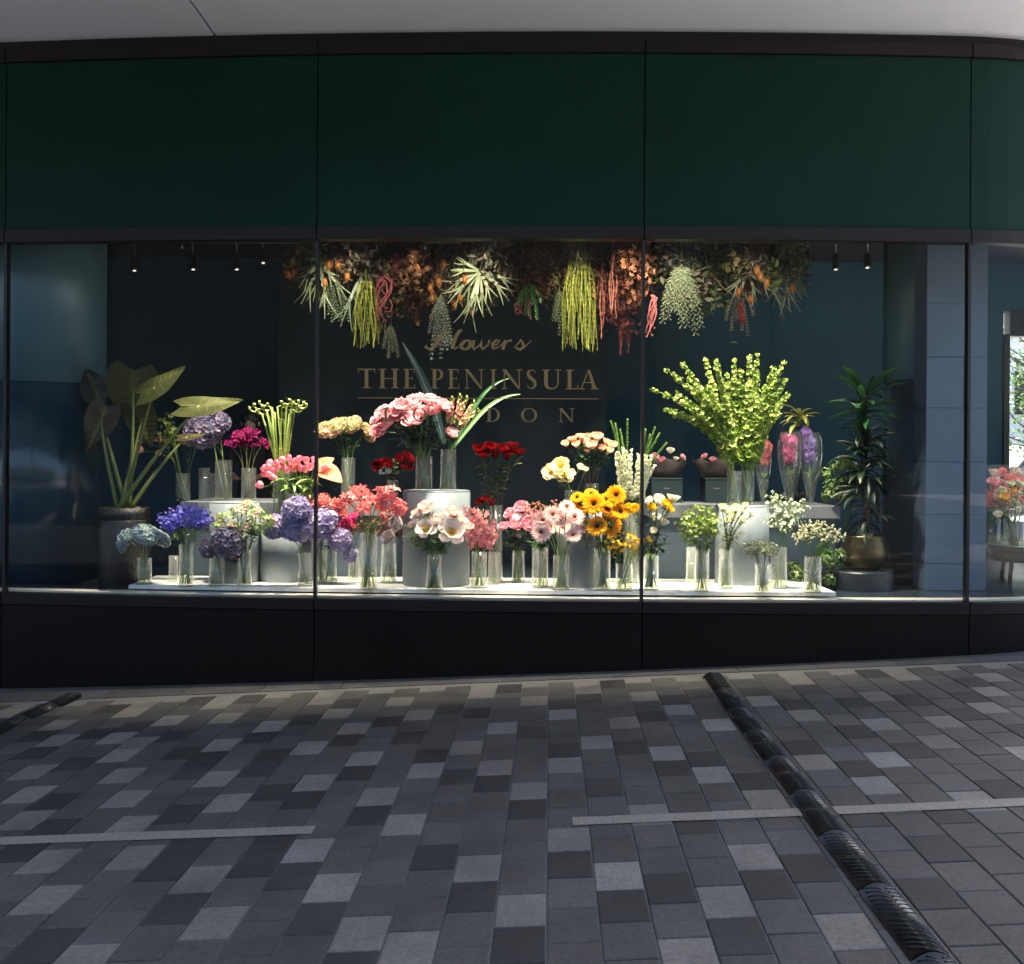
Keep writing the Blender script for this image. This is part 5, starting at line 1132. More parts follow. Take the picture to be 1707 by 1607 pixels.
# ---- round table with mixed bouquets
tp = at(1700, 908, 10.15); tb = thing('round_table', 'round dark green table behind the right hand pane', 'table', (tp.x + .12, 10.15, ZF)); th = tp.z - ZF
m_ = MB(); m_.lathe([(.40, th - .03), (.42, th - .025), (.42, th - .006), (.41, th)], 40); flat(m_.build('table_top', 'table_green', tb)); m_ = MB(); m_.lathe([(.38, th * .55), (.38, th - .031)], 40); m_.build('apron', 'table_green', tb)
for q in range(4):
    a = q * 1.57 + .5; m_ = MB(); m_.tube([Vector((.3 * math.cos(a), .3 * math.sin(a), th * .56)), Vector((.33 * math.cos(a), .33 * math.sin(a), .001))], .02, 8, (1, 1, 1)); m_.build('leg', 'black_metal', tb)
for k, (xc, Y, cols, lab, y0) in enumerate(((1650, 10.1, ['pink_peony', 'blush_rose', 'rose_peony', 'coral'], 'coral and pink bouquet on the round table', 800), (1690, 9.86, ['yellow_rose', 'peach_rose', 'cream_rose', 'white_rose'], 'yellow and cream bouquet on the round table', 808), (1680, 10.25, ['rose_peony', 'blush_peony', 'coral'], 'tall pale pink bouquet on the round table', 785), (1735, 10.15, ['peach_rose', 'blush_rose'], 'peach bouquet on the round table', 800))):
    V = vase(xc - 16, xc + 16, 866, 903, 'round glass vase of the ' + lab, surf=tp.z, Y=Y, level=.6, glassmat='smooth_glass')
    bunch('bouquet_flower', 'bloom of the ' + lab, 'flower', lab, V, cloud(xc - 26, xc + 26, y0, y0 + 44, 17, 8.5, 12), cols, GREEN, .003, ('leaf', 2, .04, .07, .4, .9), .6, .13)

# ================================================================== THE FLORIST behind the counter
YP = 11.3
px_ = at(424, 800, YP).x
pe = thing('person', 'person in black with dark hair, head bowed over the counter behind magenta blooms', 'person', (px_, YP, ZF - .0))
def skinned(name, chain, m, sub=2):
    vs_, es, rs = [], [], []
    idx = {}
    for key, p, r in chain['v']: idx[key] = len(vs_); vs_.append(p); rs.append(r)
    es = [(idx[a], idx[b]) for a, b in chain['e']]
    me = bpy.data.meshes.new(name); me.from_pydata(vs_, es, []); o = link(name, me, pe)
    bpy.context.view_layer.objects.active = o
    o.modifiers.new('skin', 'SKIN').use_smooth_shade = True
    sv = me.skin_vertices[0].data
    for i, r in enumerate(rs): sv[i].radius = (r, r) if not isinstance(r, tuple) else r
    sv[0].use_root = True
    s_ = o.modifiers.new('sub', 'SUBSURF'); s_.levels = s_.render_levels = sub
    me.materials.append(MATS[m]); return o
body = {'v': [('pel', (0, .02, .86), .14), ('wa', (0, 0, 1.02), .115), ('ch', (0, -.06, 1.20), .135), ('nk0', (0, -.10, 1.33), .07), ('nk', (0, -.14, 1.39), .05), ('jaw', (0, -.20, 1.43), .062), ('hd', (0, -.19, 1.51), .088), ('cr', (0, -.17, 1.57), .07),
              ('nose', (0, -.285, 1.475), .014)],
        'e': [('pel', 'wa'), ('wa', 'ch'), ('ch', 'nk0'), ('nk0', 'nk'), ('nk', 'jaw'), ('jaw', 'hd'), ('hd', 'cr'), ('hd', 'nose')]}
cl = {'v': [('pel', (0, .02, .84), .165), ('wa', (0, 0, 1.02), .135), ('ch', (0, -.06, 1.20), .155), ('nk', (0, -.09, 1.315), .085)], 'e': [('pel', 'wa'), ('wa', 'ch'), ('ch', 'nk')]}
for s_, n_ in ((-1, 'l'), (1, 'r')):
    sh, el, wr = (s_ * .18, -.06, 1.28), (s_ * .25, -.12, 1.02), (s_ * .13, -.34, .93)
    body['v'] += [(n_ + 'sh', sh, .06), (n_ + 'el', el, .043), (n_ + 'wr', wr, .026), (n_ + 'pm', (s_ * .10, -.41, .92), (.034, .018)), (n_ + 'hip', (s_ * .1, .02, .8), .09), (n_ + 'kn', (s_ * .11, 0, .46), .06), (n_ + 'an', (s_ * .11, .03, .09), .04), (n_ + 'toe', (s_ * .12, -.13, .03), .032)]
    body['e'] += [('ch', n_ + 'sh'), (n_ + 'sh', n_ + 'el'), (n_ + 'el', n_ + 'wr'), (n_ + 'wr', n_ + 'pm'), ('pel', n_ + 'hip'), (n_ + 'hip', n_ + 'kn'), (n_ + 'kn', n_ + 'an'), (n_ + 'an', n_ + 'toe')]
    for q in range(5):
        if q == 0: a, b, c = (s_ * .07, -.40, .925), (s_ * .045, -.43, .915), (s_ * .035, -.455, .91)
        else:
            x = s_ * (.125 - .017 * q); a, b, c = (x, -.445, .92), (x - s_ * .004, -.48 + .004 * abs(q - 2), .912), (x - s_ * .008, -.505 + .007 * abs(q - 2), .90)
        nm = n_ + 'f%d' % q; body['v'] += [(nm + 'a', a, .0095), (nm + 'b', b, .0088), (nm + 'c', c, .0078)]; body['e'] += [(n_ + 'pm', nm + 'a'), (nm + 'a', nm + 'b'), (nm + 'b', nm + 'c')]
    cl['v'] += [(n_ + 'sh', sh, .082), (n_ + 'el', el, .062), (n_ + 'cuff', (s_ * .155, -.30, .945), .045), (n_ + 'hip', (s_ * .1, .02, .78), .112), (n_ + 'kn', (s_ * .11, 0, .46), .08), (n_ + 'hem', (s_ * .11, .02, .12), .07)]
    cl['e'] += [('ch', n_ + 'sh'), (n_ + 'sh', n_ + 'el'), (n_ + 'el', n_ + 'cuff'), ('pel', n_ + 'hip'), (n_ + 'hip', n_ + 'kn'), (n_ + 'kn', n_ + 'hem')]
skinned('body', body, 'skin'); skinned('black_clothing', cl, 'cloth_black')
hr = MB(); n = 20
for i in range(13):
    e = math.pi * i / 12
    for k in range(n):
        a = 2 * math.pi * k / n; f_ = Vector((math.sin(e) * math.cos(a), math.sin(e) * math.sin(a), math.cos(e)))
        low = 1.5 if (f_.y > -.25) else .62
        z = f_.z if f_.z > 0 else f_.z * low
        if f_.y < -.45 and f_.z < -.3: z = max(z, -.36)
        q = Vector((f_.x * .105, f_.y * .118, z * .125)); q *= 1 + .03 * noise.noise(q * 40)
        hr.v.append(tuple(q + Vector((0, -.155, 1.535)))); hr.c.append((1, 1, 1))
hr.f = [(i * n + k, i * n + (k + 1) % n, (i + 1) * n + (k + 1) % n, (i + 1) * n + k) for i in range(12) for k in range(n)]
hr.build('hair', 'hair', pe)
for s_ in (-1, 1):
    m_ = MB(); m_.ball((s_ * .032, -.272, 1.50), .011, (1, 1, 1), 8, 6); m_.build('eye', 'eye', pe); m_ = MB(); m_.ball((s_ * .09, -.18, 1.49), .026, (1, 1, 1), 8, 6, (.4, .8, 1.2)); m_.build('ear', 'skin', pe)
m_ = MB(); m_.tube([Vector((-.022, -.262, 1.432)), Vector((0, -.27, 1.43)), Vector((.022, -.262, 1.432))], .006, 6, (1, 1, 1)); m_.build('mouth', 'skin', pe)

# ================================================================== SPOTLIGHTS
def spotlight(x, Y, z, aim, label, watts=SPOT, angle=69, rod=True, cone=1.0):
    o = thing('track_spotlight', label, 'spotlight', (x, Y, 4.21), 'black track spotlights'); d = (Vector(aim) - Vector((x, Y, z))).normalized(); q = rot_to(-d)
    m_ = MB(); m_.tube([Vector((0, 0, 0)), Vector((0, 0, z + .1 - 4.21))], .009, 6, (1, 1, 1)); m_.build('rod', 'grey_metal', o)
    m_ = MB(); m_.lathe([(.034, -.075), (.036, -.07), (.036, .085), (.03, .09)], 20); b = m_.build('can', 'black_metal', o); b.location = (0, 0, z - 4.21); b.rotation_mode = 'QUATERNION'; b.rotation_quaternion = q
    m_ = MB(); m_.lathe([(.017, -.0775), (.017, -.0755)], 16); e = m_.build('lens', 'lens_glow', b)
    ld = bpy.data.lights.new('spot_beam', 'SPOT'); ld.energy = watts; ld.spot_size = R(angle); ld.spot_blend = cone; ld.shadow_soft_size = .03; ld.color = (1, .87, .68)
    l = bpy.data.objects.new('spot_beam', ld); C.objects.link(l); l.parent = o; l.location = Vector((0, 0, z - 4.21)) + d * .09; l.rotation_mode = 'QUATERNION'; l.rotation_quaternion = q
for i, (px, tx) in enumerate(((385, 380), (500, 480), (640, 620), (760, 735), (880, 880), (990, 1000), (1110, 1090), (1230, 1230), (1350, 1330))):
    x = at(px, 400, 8.75).x; aim = at(tx, 850, 9.15); aim.z = 1.15; spotlight(x, 8.72 + .0098 * (x - 1.35) ** 2, 3.74, aim, 'black track spotlight over the display, hidden above the lintel')
for (px, tx, ty, w) in ((575, 570, 510, 24), (680, 680, 500, 14), (790, 790, 500, 24), (960, 965, 540, 32), (1050, 1050, 510, 16), (1125, 1130, 510, 26), (1255, 1250, 500, 12)):
    x = at(px, 400, 8.7).x; spotlight(x, 8.66 + .0098 * (x - 1.35) ** 2, 3.72, at(tx, ty, 9.55), 'black track spotlight lighting the hanging garden, hidden above the lintel', w, 58)
for (px, py, Y, tx, w) in ((224, 440, 10.6, 230, 14), (321, 438, 10.6, 360, 22), (394, 438, 10.6, 420, 22), (438, 428, 10.9, 470, 14), (1346, 428, 10.9, 1320, 14), (1393, 438, 10.6, 1400, 22), (1446, 436, 10.9, 1440, 14)):
    p = at(px, py, Y); aim = at(tx, 830, 9.9); spotlight(p.x, Y, p.z, aim, 'short black spotlight hanging in front of the dark back wall', w, 50)
p = at(1690, 395, 9.55); spotlight(p.x, 9.55, 3.95, at(1690, 850, 10.0), 'black track spotlight above the round table bouquets', 45, 50)
for (a, b) in ((291, 505), (705, 770), (1180, 1412)):
    x0, x1 = at(a, 402, 9.4).x, at(b, 402, 9.4).x; z = at((a + b) / 2, 403, 9.4).z; o = thing('lighting_track', 'slim grey lighting track near the ceiling ' + ('by the round column' if a < 400 else 'above the gold lettering' if a < 900 else 'by the stone pier'), 'track', ((x0 + x1) / 2, 9.4, z), 'lighting tracks'); h = (x1 - x0) / 2
    m_ = MB(); m_.box(-h, h, -.015, .015, -.012, .012); flat(m_.build('rail', 'grey_metal', o))
    for q in (-.8, .85): m_ = MB(); m_.tube([Vector((h * q, 0, .0125)), Vector((h * q, 0, 4.215 - z))], .006, 6, (1, 1, 1)); m_.build('hanger', 'grey_metal', o)
    m_ = MB(); m_.tube([Vector((-h * .88, 0, -.0125)), Vector((-h * .88, 0, -.07))], .012, 8, (1, 1, 1)); m_.build('adapter', 'grey_metal', o)
# ================================================================== HANGING GARDEN
YH = 9.6
fr = thing('ceiling_rack', 'dark mesh frame holding the hanging dried plants', 'frame', (at(905, 400, YH).x, YH, 3.86))
fx = (at(1330, 400, YH).x - at(490, 400, YH).x) / 2
for q in range(5): m_ = MB(); y = -.4 + .2 * q; m_.tube([Vector((-fx, y, 0)), Vector((fx, y, 0))], .008, 6, (1, 1, 1)); m_.build('long_bar', 'black_metal', fr)
for q in range(11): m_ = MB(); x = -fx + 2 * fx * q / 10; m_.tube([Vector((x, -.41, .009)), Vector((x, .41, .009))], .007, 6, (1, 1, 1)); m_.build('cross_bar', 'black_metal', fr)
for x in (-fx, -fx * .33, fx * .33, fx):
    for y in (-.38, .38): m_ = MB(); m_.tube([Vector((x, y, .016)), Vector((x, y, .36))], .004, 5, (1, 1, 1)); m_.build('wire', 'grey_metal', fr)
def hang(px, py, dY=0.0): return at(px, py, YH + dY)
def rel(o, p): return p - o.location
GH = 'dried plants hanging from the ceiling frame'
# dark twiggy clumps filling the top
def clump(px, py, dY, label, cols, n, rx, rz, kind):
    c = hang(px, py, dY); o = thing('foliage_clump', label, 'dried foliage', (c.x, c.y, 3.86), GH); m_ = MB(); b = MB()
    for i in range(n):
        a = rnd.uniform(0, 6.28); rr = math.sqrt(rnd.random()); e = Vector((rr * math.cos(a) * rx, rr * math.sin(a) * .28, c.z - 3.86 + rnd.uniform(-rz, rz)))
        top = Vector((e.x * .35, e.y * .35, -.005)); mid = top.lerp(e, .55) + Vector((rnd.gauss(0, .03), rnd.gauss(0, .03), .04))
        m_.tube([top, mid, e], [.004, .003, .0012], 4, vary(srgb(70, 54, 42), .3))
        for k in range(11):
            p = mid.lerp(e, rnd.uniform(.1, 1.05)) + Vector((rnd.gauss(0, .02), rnd.gauss(0, .02), rnd.gauss(0, .02))); cc = vary(rnd.choice(cols), .3); d = Vector((rnd.gauss(0, 1), rnd.gauss(0, 1), rnd.gauss(-.4, .8)))
            M = T(*p) @ rot_to(d, rnd.uniform(0, 6)).to_matrix().to_4x4()
            if kind == 'needle': b.petal(M, .085, .0055, .2, -.6, .1, cc, cc, 3, 1, 'taper')
            elif kind == 'fluff': star(b, p, d, .028, mix(cc, (.02, .01, .01), .4), cc, 5, .4)
            else: b.petal(M, .08, .018, .2, -.6, .2, mix(cc, (.02, .02, .01), .3), cc, 3, 1, 'point')
    m_.build('twigs', 'dried', o); b.build('foliage', 'dried', o)
GREY = [srgb(92, 88, 76), srgb(70, 74, 60), srgb(110, 104, 90)]; RUST = [srgb(104, 70, 48), srgb(80, 54, 40), srgb(124, 92, 64)]; GRN = [srgb(80, 96, 56), srgb(60, 80, 48), srgb(100, 116, 76)]; BLUEG = [srgb(80, 96, 92), srgb(104, 116, 108)]; MAR = [srgb(70, 34, 36), srgb(90, 50, 46)]
for i, (px, py, dY, cols, kind, nm) in enumerate(((525, 440, 0, GRN, 'leaf', 'grey green'), (570, 450, .15, GREY, 'needle', 'grey needle'), (610, 440, -.1, GREY, 'leaf', 'grey leaf'), (655, 455, .1, MAR, 'fluff', 'maroon'), (700, 460, 0, RUST, 'fluff', 'rust'), (745, 445, .2, GREY, 'needle', 'ashen needle'),
        (690, 500, .2, RUST, 'leaf', 'brown leaf'), (820, 430, -.1, GREY, 'leaf', 'pale twig'), (850, 450, .2, RUST, 'fluff', 'fox brown'), (895, 455, 0, RUST, 'needle', 'brown needle'), (925, 470, .1, RUST, 'leaf', 'amber leaf'), (960, 425, -.1, GREY, 'needle', 'dark needle'), (1045, 455, 0, RUST, 'fluff', 'tawny puff'), (1062, 475, -.05, [srgb(190, 130, 100), srgb(150, 96, 70)], 'fluff', 'buff puff'),
        (1110, 430, .1, GREY, 'leaf', 'smoky leaf'), (1150, 425, 0, BLUEG, 'needle', 'blue grey needle'), (1200, 440, .1, GRN, 'needle', 'green needle'), (1250, 435, 0, GREY, 'needle', 'stone grey needle'), (1290, 430, .1, GREY, 'leaf', 'dusty leaf'), (1310, 450, 0, GRN, 'leaf', 'faded green'), (1180, 490, .1, GRN, 'leaf', 'shaded green'), (1030, 530, .1, MAR, 'fluff', 'wine red'), (790, 425, .15, GREY, 'needle', 'silvery needle'))):
    clump(px, py, dY, nm + ' dried foliage clump hanging under the ceiling frame', cols, 36, .2, .17, kind)
OLV = [srgb(84, 84, 50), srgb(66, 70, 44), srgb(104, 98, 62)]; BRN = [srgb(92, 70, 52), srgb(72, 58, 46), srgb(112, 84, 60)]
for i, px in enumerate(range(520, 1330, 46)):
    clump(px + rnd.uniform(-12, 12), rnd.uniform(462, 505) - (25 if px > 1180 else 0), rnd.uniform(.0, .3), ('mixed olive', 'mixed brown', 'mixed grey')[i % 3] + ' dried foliage deep inside the hanging garden', (OLV, BRN, GREY)[i % 3], 34, .17, .15, ('leaf', 'needle', 'leaf', 'fluff')[i % 4])
# antler ferns
def antler(px, py, dY, label, ends, col):
    c = hang(px, py, dY); o = thing('staghorn_fern', label, 'fern', c, GH)
    m_ = MB(); m_.tube([Vector((0, 0, 3.86 - c.z)), Vector((.02, .02, .1)), Vector((0, 0, 0))], [.004, .006, .012], 6, srgb(60, 50, 36)); m_.build('stalk', 'dried', o)
    for (ex, ey) in ends:
        e = hang(ex, ey, dY + rnd.uniform(-.12, .08)) - c; m_ = MB(); cc = vary(col, .15); mid = e * .55 + Vector((0, -.02, .05 * e.length))
        def blade(p0, p1, p2, w0, w1):
            s_ = (p2 - p0).cross(Vector((0.1, -1, .2))).normalized(); n = 6
            for i in range(n + 1):
                t = i / n; p = p0 * (1 - t) ** 2 + p1 * 2 * t * (1 - t) + p2 * t * t; w = w0 * (1 - t) + w1 * t
                for u in (-1, 0, 1): m_.v.append(tuple(p + s_ * w * u + Vector((0, -.004 * abs(u), 0)))); m_.c.append(mix(cc, srgb(150, 160, 130), .3 * t))
            bb = len(m_.v) - 3 * (n + 1); m_.f.extend([(bb + i * 3 + j, bb + i * 3 + j + 1, bb + (i + 1) * 3 + j + 1, bb + (i + 1) * 3 + j) for i in range(n) for j in (0, 1)])
        blade(Vector((0, 0, 0)), mid * .7, mid, .010, .016)
        sd = Vector((e.z, 0, -e.x)).normalized()
        for u in (-.5, 0.05, .5): blade(mid, mid.lerp(e, .5) + sd * u * .06, e + sd * u * e.length * .4 + Vector((0, rnd.uniform(-.05, .02), rnd.uniform(-.03, .03))), .010, .003)
        m_.build('frond', 'leaf', o)
SG = srgb(92, 104, 72)
antler(535, 440, -.1, 'staghorn fern with antler fronds at the hanging garden end, by the mullion', [(500, 476), (505, 510), (524, 505), (560, 470), (498, 455), (545, 530), (580, 500)], SG)
antler(600, 460, 0, 'small staghorn fern above the lime tassels', [(597, 495), (608, 490), (585, 520), (570, 545)], srgb(90, 104, 80))
antler(800, 452, -.15, 'big pale staghorn fern above the script lettering', [(752, 455), (760, 435), (742, 486), (748, 505), (790, 530), (775, 545), (806, 525), (862, 478), (850, 500), (835, 470), (770, 500), (820, 500)], srgb(112, 122, 86))
antler(1245, 455, 0, 'shaded staghorn fern with bent fronds near the end of the frame', [(1215, 490), (1225, 510), (1262, 500), (1290, 490), (1310, 500), (1272, 478), (1320, 520)], srgb(96, 104, 84))
antler(1300, 440, .1, 'thin grey staghorn fern at the end of the frame', [(1345, 490), (1335, 500), (1318, 520), (1290, 510)], srgb(90, 96, 80))
# seed cones
for (px, py, a) in ((496, 417, .1), (488, 437, .2), (489, 455, -.4), (480, 458, .5), (548, 442, 0), (563, 443, .1), (579, 461, 0), (541, 471, .2), (718, 480, 0), (731, 470, .2), (721, 497, 0), (775, 466, .1), (757, 507, .3), (767, 497, -.1), (785, 517, .2), (696, 448, .5), (1231, 487, 0), (1262, 452, .2), (1279, 472, 0), (1321, 480, 0), (1251, 500, .6), (1268, 462, .2), (738, 440, 0)):
    c = hang(px, py, rnd.uniform(-.25, -.1)); o = thing('seed_cone', 'orange brown dried seed cone hanging among the foliage', 'seed cone', c, 'dried seed cones'); L = .075; d = Vector((math.sin(a), 0, -math.cos(a))); m_ = MB(); cc = vary(srgb(196, 128, 68), .15)
    for i in range(70):
        t = i / 70; ang = i * 2.4; r_ = .019 * math.sin(math.pi * (.12 + .8 * t)) ** .6; s_ = side_dir(d, ang, 1, 0); p = d * (L * (t - .5)) + s_ * r_; m_.petal(T(*p) @ rot_to(s_ + d * .5).to_matrix().to_4x4(), .011, .006, .3, .2, .2, mix(cc, (.05, .02, .01), .4), cc, 1, 1, 'round')
    m_.ball((0, 0, 0), .017, mix(cc, (.03, .01, 0), .5), 8, 6, (1, 1, 2)); m_.build('scales', 'dried', o)
    m_ = MB(); m_.tube([-d * L * .5, -d * L * .5 + Vector((rnd.uniform(-.02, .02), .05, .08)), Vector((0, .1, 3.86 - c.z))], .0022, 4, srgb(70, 50, 34)); m_.build('stalk', 'dried', o)
# tassels
def tassel(x0, x1, yt, yb, n, dY, label, cols, bead, grp):
    c = hang((x0 + x1) / 2, yt, dY); o = thing('amaranth_bunch', label, 'tassel bunch', (c.x, c.y, 3.86), grp)
    m_ = MB(); m_.tube([Vector((0, 0, 0)), Vector((0, 0, c.z - 3.86))], .012, 6, cols[0]); m_.build('stalk', 'dried', o)
    for i in range(n):
        u = (i + .5) / n; xe = x0 + (x1 - x0) * u; ye = yb - rnd.random() ** 2 * (yb - yt) * .45
        e = hang(xe, ye, dY + rnd.uniform(-.1, .1)) - o.location; s0 = Vector((e.x * .5, e.y * .5, c.z - 3.86)); b = MB(); cc = vary(rnd.choice(cols), .2); K = max(6, int((s0 - e).length / bead / 1.5))
        pts = []
        for k in range(K + 1):
            t = k / K; pts.append(s0.lerp(e, t) + Vector((e.x * .35 * math.sin(math.pi * t) * .5 + .008 * math.sin(t * 9 + i), .01 * math.cos(t * 7 + i), 0)))
        b.tube(pts, [bead * .45] * K + [bead * .2], 4, cc)
        for k in range(K):
            t = k / K
            for q in range(2): a = k * 2.4 + q * 3; b.ball(pts[k] + Vector((math.cos(a), math.sin(a), 0)) * bead * .55, bead * .55 * (1.1 - .5 * t), vary(mix(cc, cols[-1], t), .25), 4, 3)
        b.build('strand', 'dried', o)
LT = [srgb(84, 94, 30), srgb(112, 120, 44), srgb(150, 154, 74)]
tassel(588, 632, 470, 582, 26, -.1, 'lime green hanging amaranth tassels left of the script lettering', LT, .0075, 'amaranth tassels'); tassel(936, 995, 420, 588, 44, -.15, 'large lime green hanging amaranth tassels by the right mullion', LT, .0075, 'amaranth tassels')
RT = [srgb(110, 54, 50), srgb(150, 84, 70), srgb(180, 120, 96)]
tassel(985, 1010, 430, 566, 10, -.05, 'dusty red amaranth tassels beside the large lime ones', RT, .010, 'amaranth tassels'); tassel(1015, 1031, 420, 532, 6, -.12, 'short pink brown amaranth tassels above the dusty red ones', [srgb(150, 90, 76), srgb(186, 124, 104)], .011, 'amaranth tassels'); tassel(1030, 1050, 470, 596, 8, .05, 'dark wine amaranth tassels left of the right mullion', [srgb(84, 34, 34), srgb(110, 50, 44)], .010, 'amaranth tassels')
tassel(618, 645, 520, 570, 6, .1, 'thin shaded lime tassels beside the pink roots', LT, .007, 'amaranth tassels')
# pink roots
def roots(px, py, yb, w, n, dY, label, col):
    c = hang(px, py, dY); o = thing('twisted_root', label, 'dried root', (c.x, c.y, 3.86), GH); m_ = MB(); m_.tube([Vector((0, 0, 0)), Vector((0, 0, c.z - 3.86))], .004, 5, srgb(50, 36, 30)); m_.build('stalk', 'dried', o)
    for i in range(n):
        p = Vector((rnd.uniform(-.3, .3) * w, rnd.uniform(-.02, .02), c.z - 3.86)); e = hang(px, yb, dY).z - 3.86; pts = [p]; K = 11; ph0 = rnd.uniform(0, 6); am = w * rnd.uniform(.4, 1.0); zb = e + rnd.random() * (c.z - 3.86 - e) * .35
        for k in range(1, K + 1): t = k / K; pts.append(Vector((p.x + am * math.sin(ph0 + 5 * t), p.y + am * .6 * math.cos(ph0 + 4.4 * t), p.z + (zb - p.z) * t * (1 if t < .85 else 1 - (t - .85) * 1.2))))
        b = MB(); b.tube(pts, [.009 - .0045 * k / K for k in range(K + 1)], 6, vary(mix(col, (.06, .02, .02), .35), .15), vary(col, .15)); b.build('strand', 'dried', o)
roots(638, 462, 548, .07, 7, -.15, 'dusky pink twisted roots left of the script lettering', srgb(140, 70, 76)); roots(1087, 492, 584, .05, 7, -.2, 'pale pink twisted roots right of the mullion', srgb(190, 112, 110)); roots(866, 505, 533, .04, 3, -.15, 'short pink twisted roots beside bright green leaves', srgb(170, 92, 98)); roots(882, 502, 540, .02, 2, -.18, 'thin pink root hanging alone by bright green leaves', srgb(200, 110, 110)); roots(1236, 505, 555, .04, 5, -.1, 'dark red twisted roots near the end of the frame', srgb(116, 38, 44))
# trailing sprays
def trail(x0, x1, yt, yb, n, dY, label, cols, kind):
    c = hang((x0 + x1) / 2, yt, dY); o = thing('trailing_spray', label, 'spray', (c.x, c.y, 3.86), GH)
    m_ = MB(); m_.tube([Vector((0, 0, 0)), Vector((0, 0, c.z - 3.86))], .006, 5, srgb(80, 70, 50)); b = MB()
    for i in range(n):
        e = hang(x0 + (x1 - x0) * (i + .5) / n, yb - rnd.random() * (yb - yt) * .5, dY + rnd.uniform(-.1, .1)) - o.location; s0 = Vector((0, 0, c.z - 3.86)); mid = s0.lerp(e, .4) + Vector((e.x * .4, 0, 0)); K = 16
        pts = [s0 * (1 - t) ** 2 + mid * 2 * t * (1 - t) + e * t * t for t in [k / K for k in range(K + 1)]]; m_.tube(pts, .0022, 4, srgb(96, 96, 70))
        for k in range(2, K + 1):
            for q in range(3):
                d = side_dir((pts[k] - pts[k - 1]).normalized(), k * 1.3 + q * 2.1, 1, .9); cc = vary(rnd.choice(cols), .2); M = T(*pts[k]) @ rot_to(d).to_matrix().to_4x4()
                if kind == 'coral':
                    p1 = pts[k] + d * .03; b.tube([pts[k], p1], .003, 4, cc)
                    for f_ in (-.5, .5): b.tube([p1, p1 + (d + Vector((f_, f_ * .4, 0))).normalized() * .018], [.0032, .0016], 4, mix(cc, (.7, .74, .6), .25))
                else: b.petal(T(*pts[k]) @ (Vector((0, 1, 0)).rotation_difference(d)).to_matrix().to_4x4(), .032, .007, 0, -.3, .2, cc, mix(cc, (.6, .65, .55), .3), 2, 1, 'point')
    m_.build('stems', 'dried', o); b.build('foliage', 'leaf', o)
trail(714, 756, 490, 602, 11, -.15, 'silvery eucalyptus spray trailing over the script lettering', [srgb(110, 124, 112), srgb(84, 100, 88)], 'leaf'); trail(1102, 1170, 440, 556, 15, -.18, 'pale green coral like spray trailing right of the mullion', [srgb(116, 132, 92), srgb(150, 162, 124)], 'coral'); trail(1110, 1160, 410, 480, 10, .05, 'grey green coral like spray close under the frame', [srgb(90, 104, 84), srgb(110, 120, 96)], 'coral')
trail(535, 585, 460, 545, 9, -.05, 'green feathery spray beside the left mullion', [srgb(84, 110, 60), srgb(60, 84, 48)], 'leaf'); trail(636, 668, 540, 612, 4, 0, 'thin trailing vine left of the gold lettering', [srgb(90, 100, 64), srgb(70, 84, 54)], 'leaf'); trail(860, 905, 470, 530, 7, -.12, 'bright green leafy spray under the frame', [srgb(60, 140, 40), srgb(110, 180, 70)], 'leaf'); trail(1205, 1260, 480, 560, 6, 0, 'dark trailing vine above the bell stems', [srgb(54, 70, 44), srgb(80, 60, 50)], 'leaf'); trail(920, 945, 480, 560, 5, -.05, 'small olive spray beside the large lime tassels', [srgb(80, 96, 44)], 'leaf')
o = thing('branch', 'bare slanting branch among the hanging plants', 'branch', hang(1135, 462, -.1), GH); m_ = MB(); m_.tube([Vector((0, 0, 0)), hang(1180, 445, -.12) - o.location, hang(1218, 420, 0) - o.location], [.006, .011, .015], 7, srgb(110, 100, 80)); m_.build('limb', 'dried', o); m_ = MB(); m_.tube([hang(1180, 445, -.12) - o.location, hang(1175, 420, -.1) - o.location, hang(1172, 400, 0) - o.location], [.008, .007, .006], 6, srgb(96, 84, 66)); m_.build('twig', 'dried', o); m_ = MB(); m_.tube([hang(1180, 450, -.12) - o.location, hang(1205, 480, -.14) - o.location, hang(1232, 500, -.14) - o.location], [.007, .006, .003], 6, srgb(110, 84, 60)); m_.build('twig', 'dried', o)
o = thing('hanging_leaf', 'single pale green leaf hanging on a thread above the bell stems', 'leaf', hang(1222, 571, -.05), GH); m_ = MB(); m_.petal(Rz(-1.5) @ T(0, -.04, 0), .09, .018, .1, -.3, .2, srgb(120, 160, 90), srgb(170, 200, 130), 5, 2, 'point'); m_.build('blade', 'leaf', o); m_ = MB(); m_.tube([Vector((0, 0, 0)), Vector((-.02, 0, .08)), Vector((0, .05, 3.86 - o.location.z))], .0012, 4, srgb(90, 80, 60)); m_.build('thread', 'dried', o)

# ================================================================== GOLD LETTERING ON THE GLASS
def rct(a, b, c, d): return [(a, b), (c, b), (c, d), (a, d)]
def stroke(pts):
    out = []
    for i in range(len(pts) - 1):
        q = []
        for k in (i, i + 1):
            p, a, b = pts[k], pts[max(0, k - 1)], pts[min(len(pts) - 1, k + 1)]; dx, dy = b[0] - a[0], b[1] - a[1]; l = math.hypot(dx, dy) or 1; q.append(((p[0] - dy / l * p[2] / 2, p[1] + dx / l * p[2] / 2), (p[0] + dy / l * p[2] / 2, p[1] - dx / l * p[2] / 2)))
        out.append([q[0][1], q[1][1], q[1][0], q[0][0]])
    return out
def arc(cx, cy, rx, ry, a0, a1, thin, thick, n=14): return stroke([(cx + rx * math.cos(a), cy + ry * math.sin(a), thin + (thick - thin) * abs(math.cos(a)) ** 1.5) for a in [a0 + (a1 - a0) * i / n for i in range(n + 1)]])
stemL = [rct(.1, .05, .27, .95)]
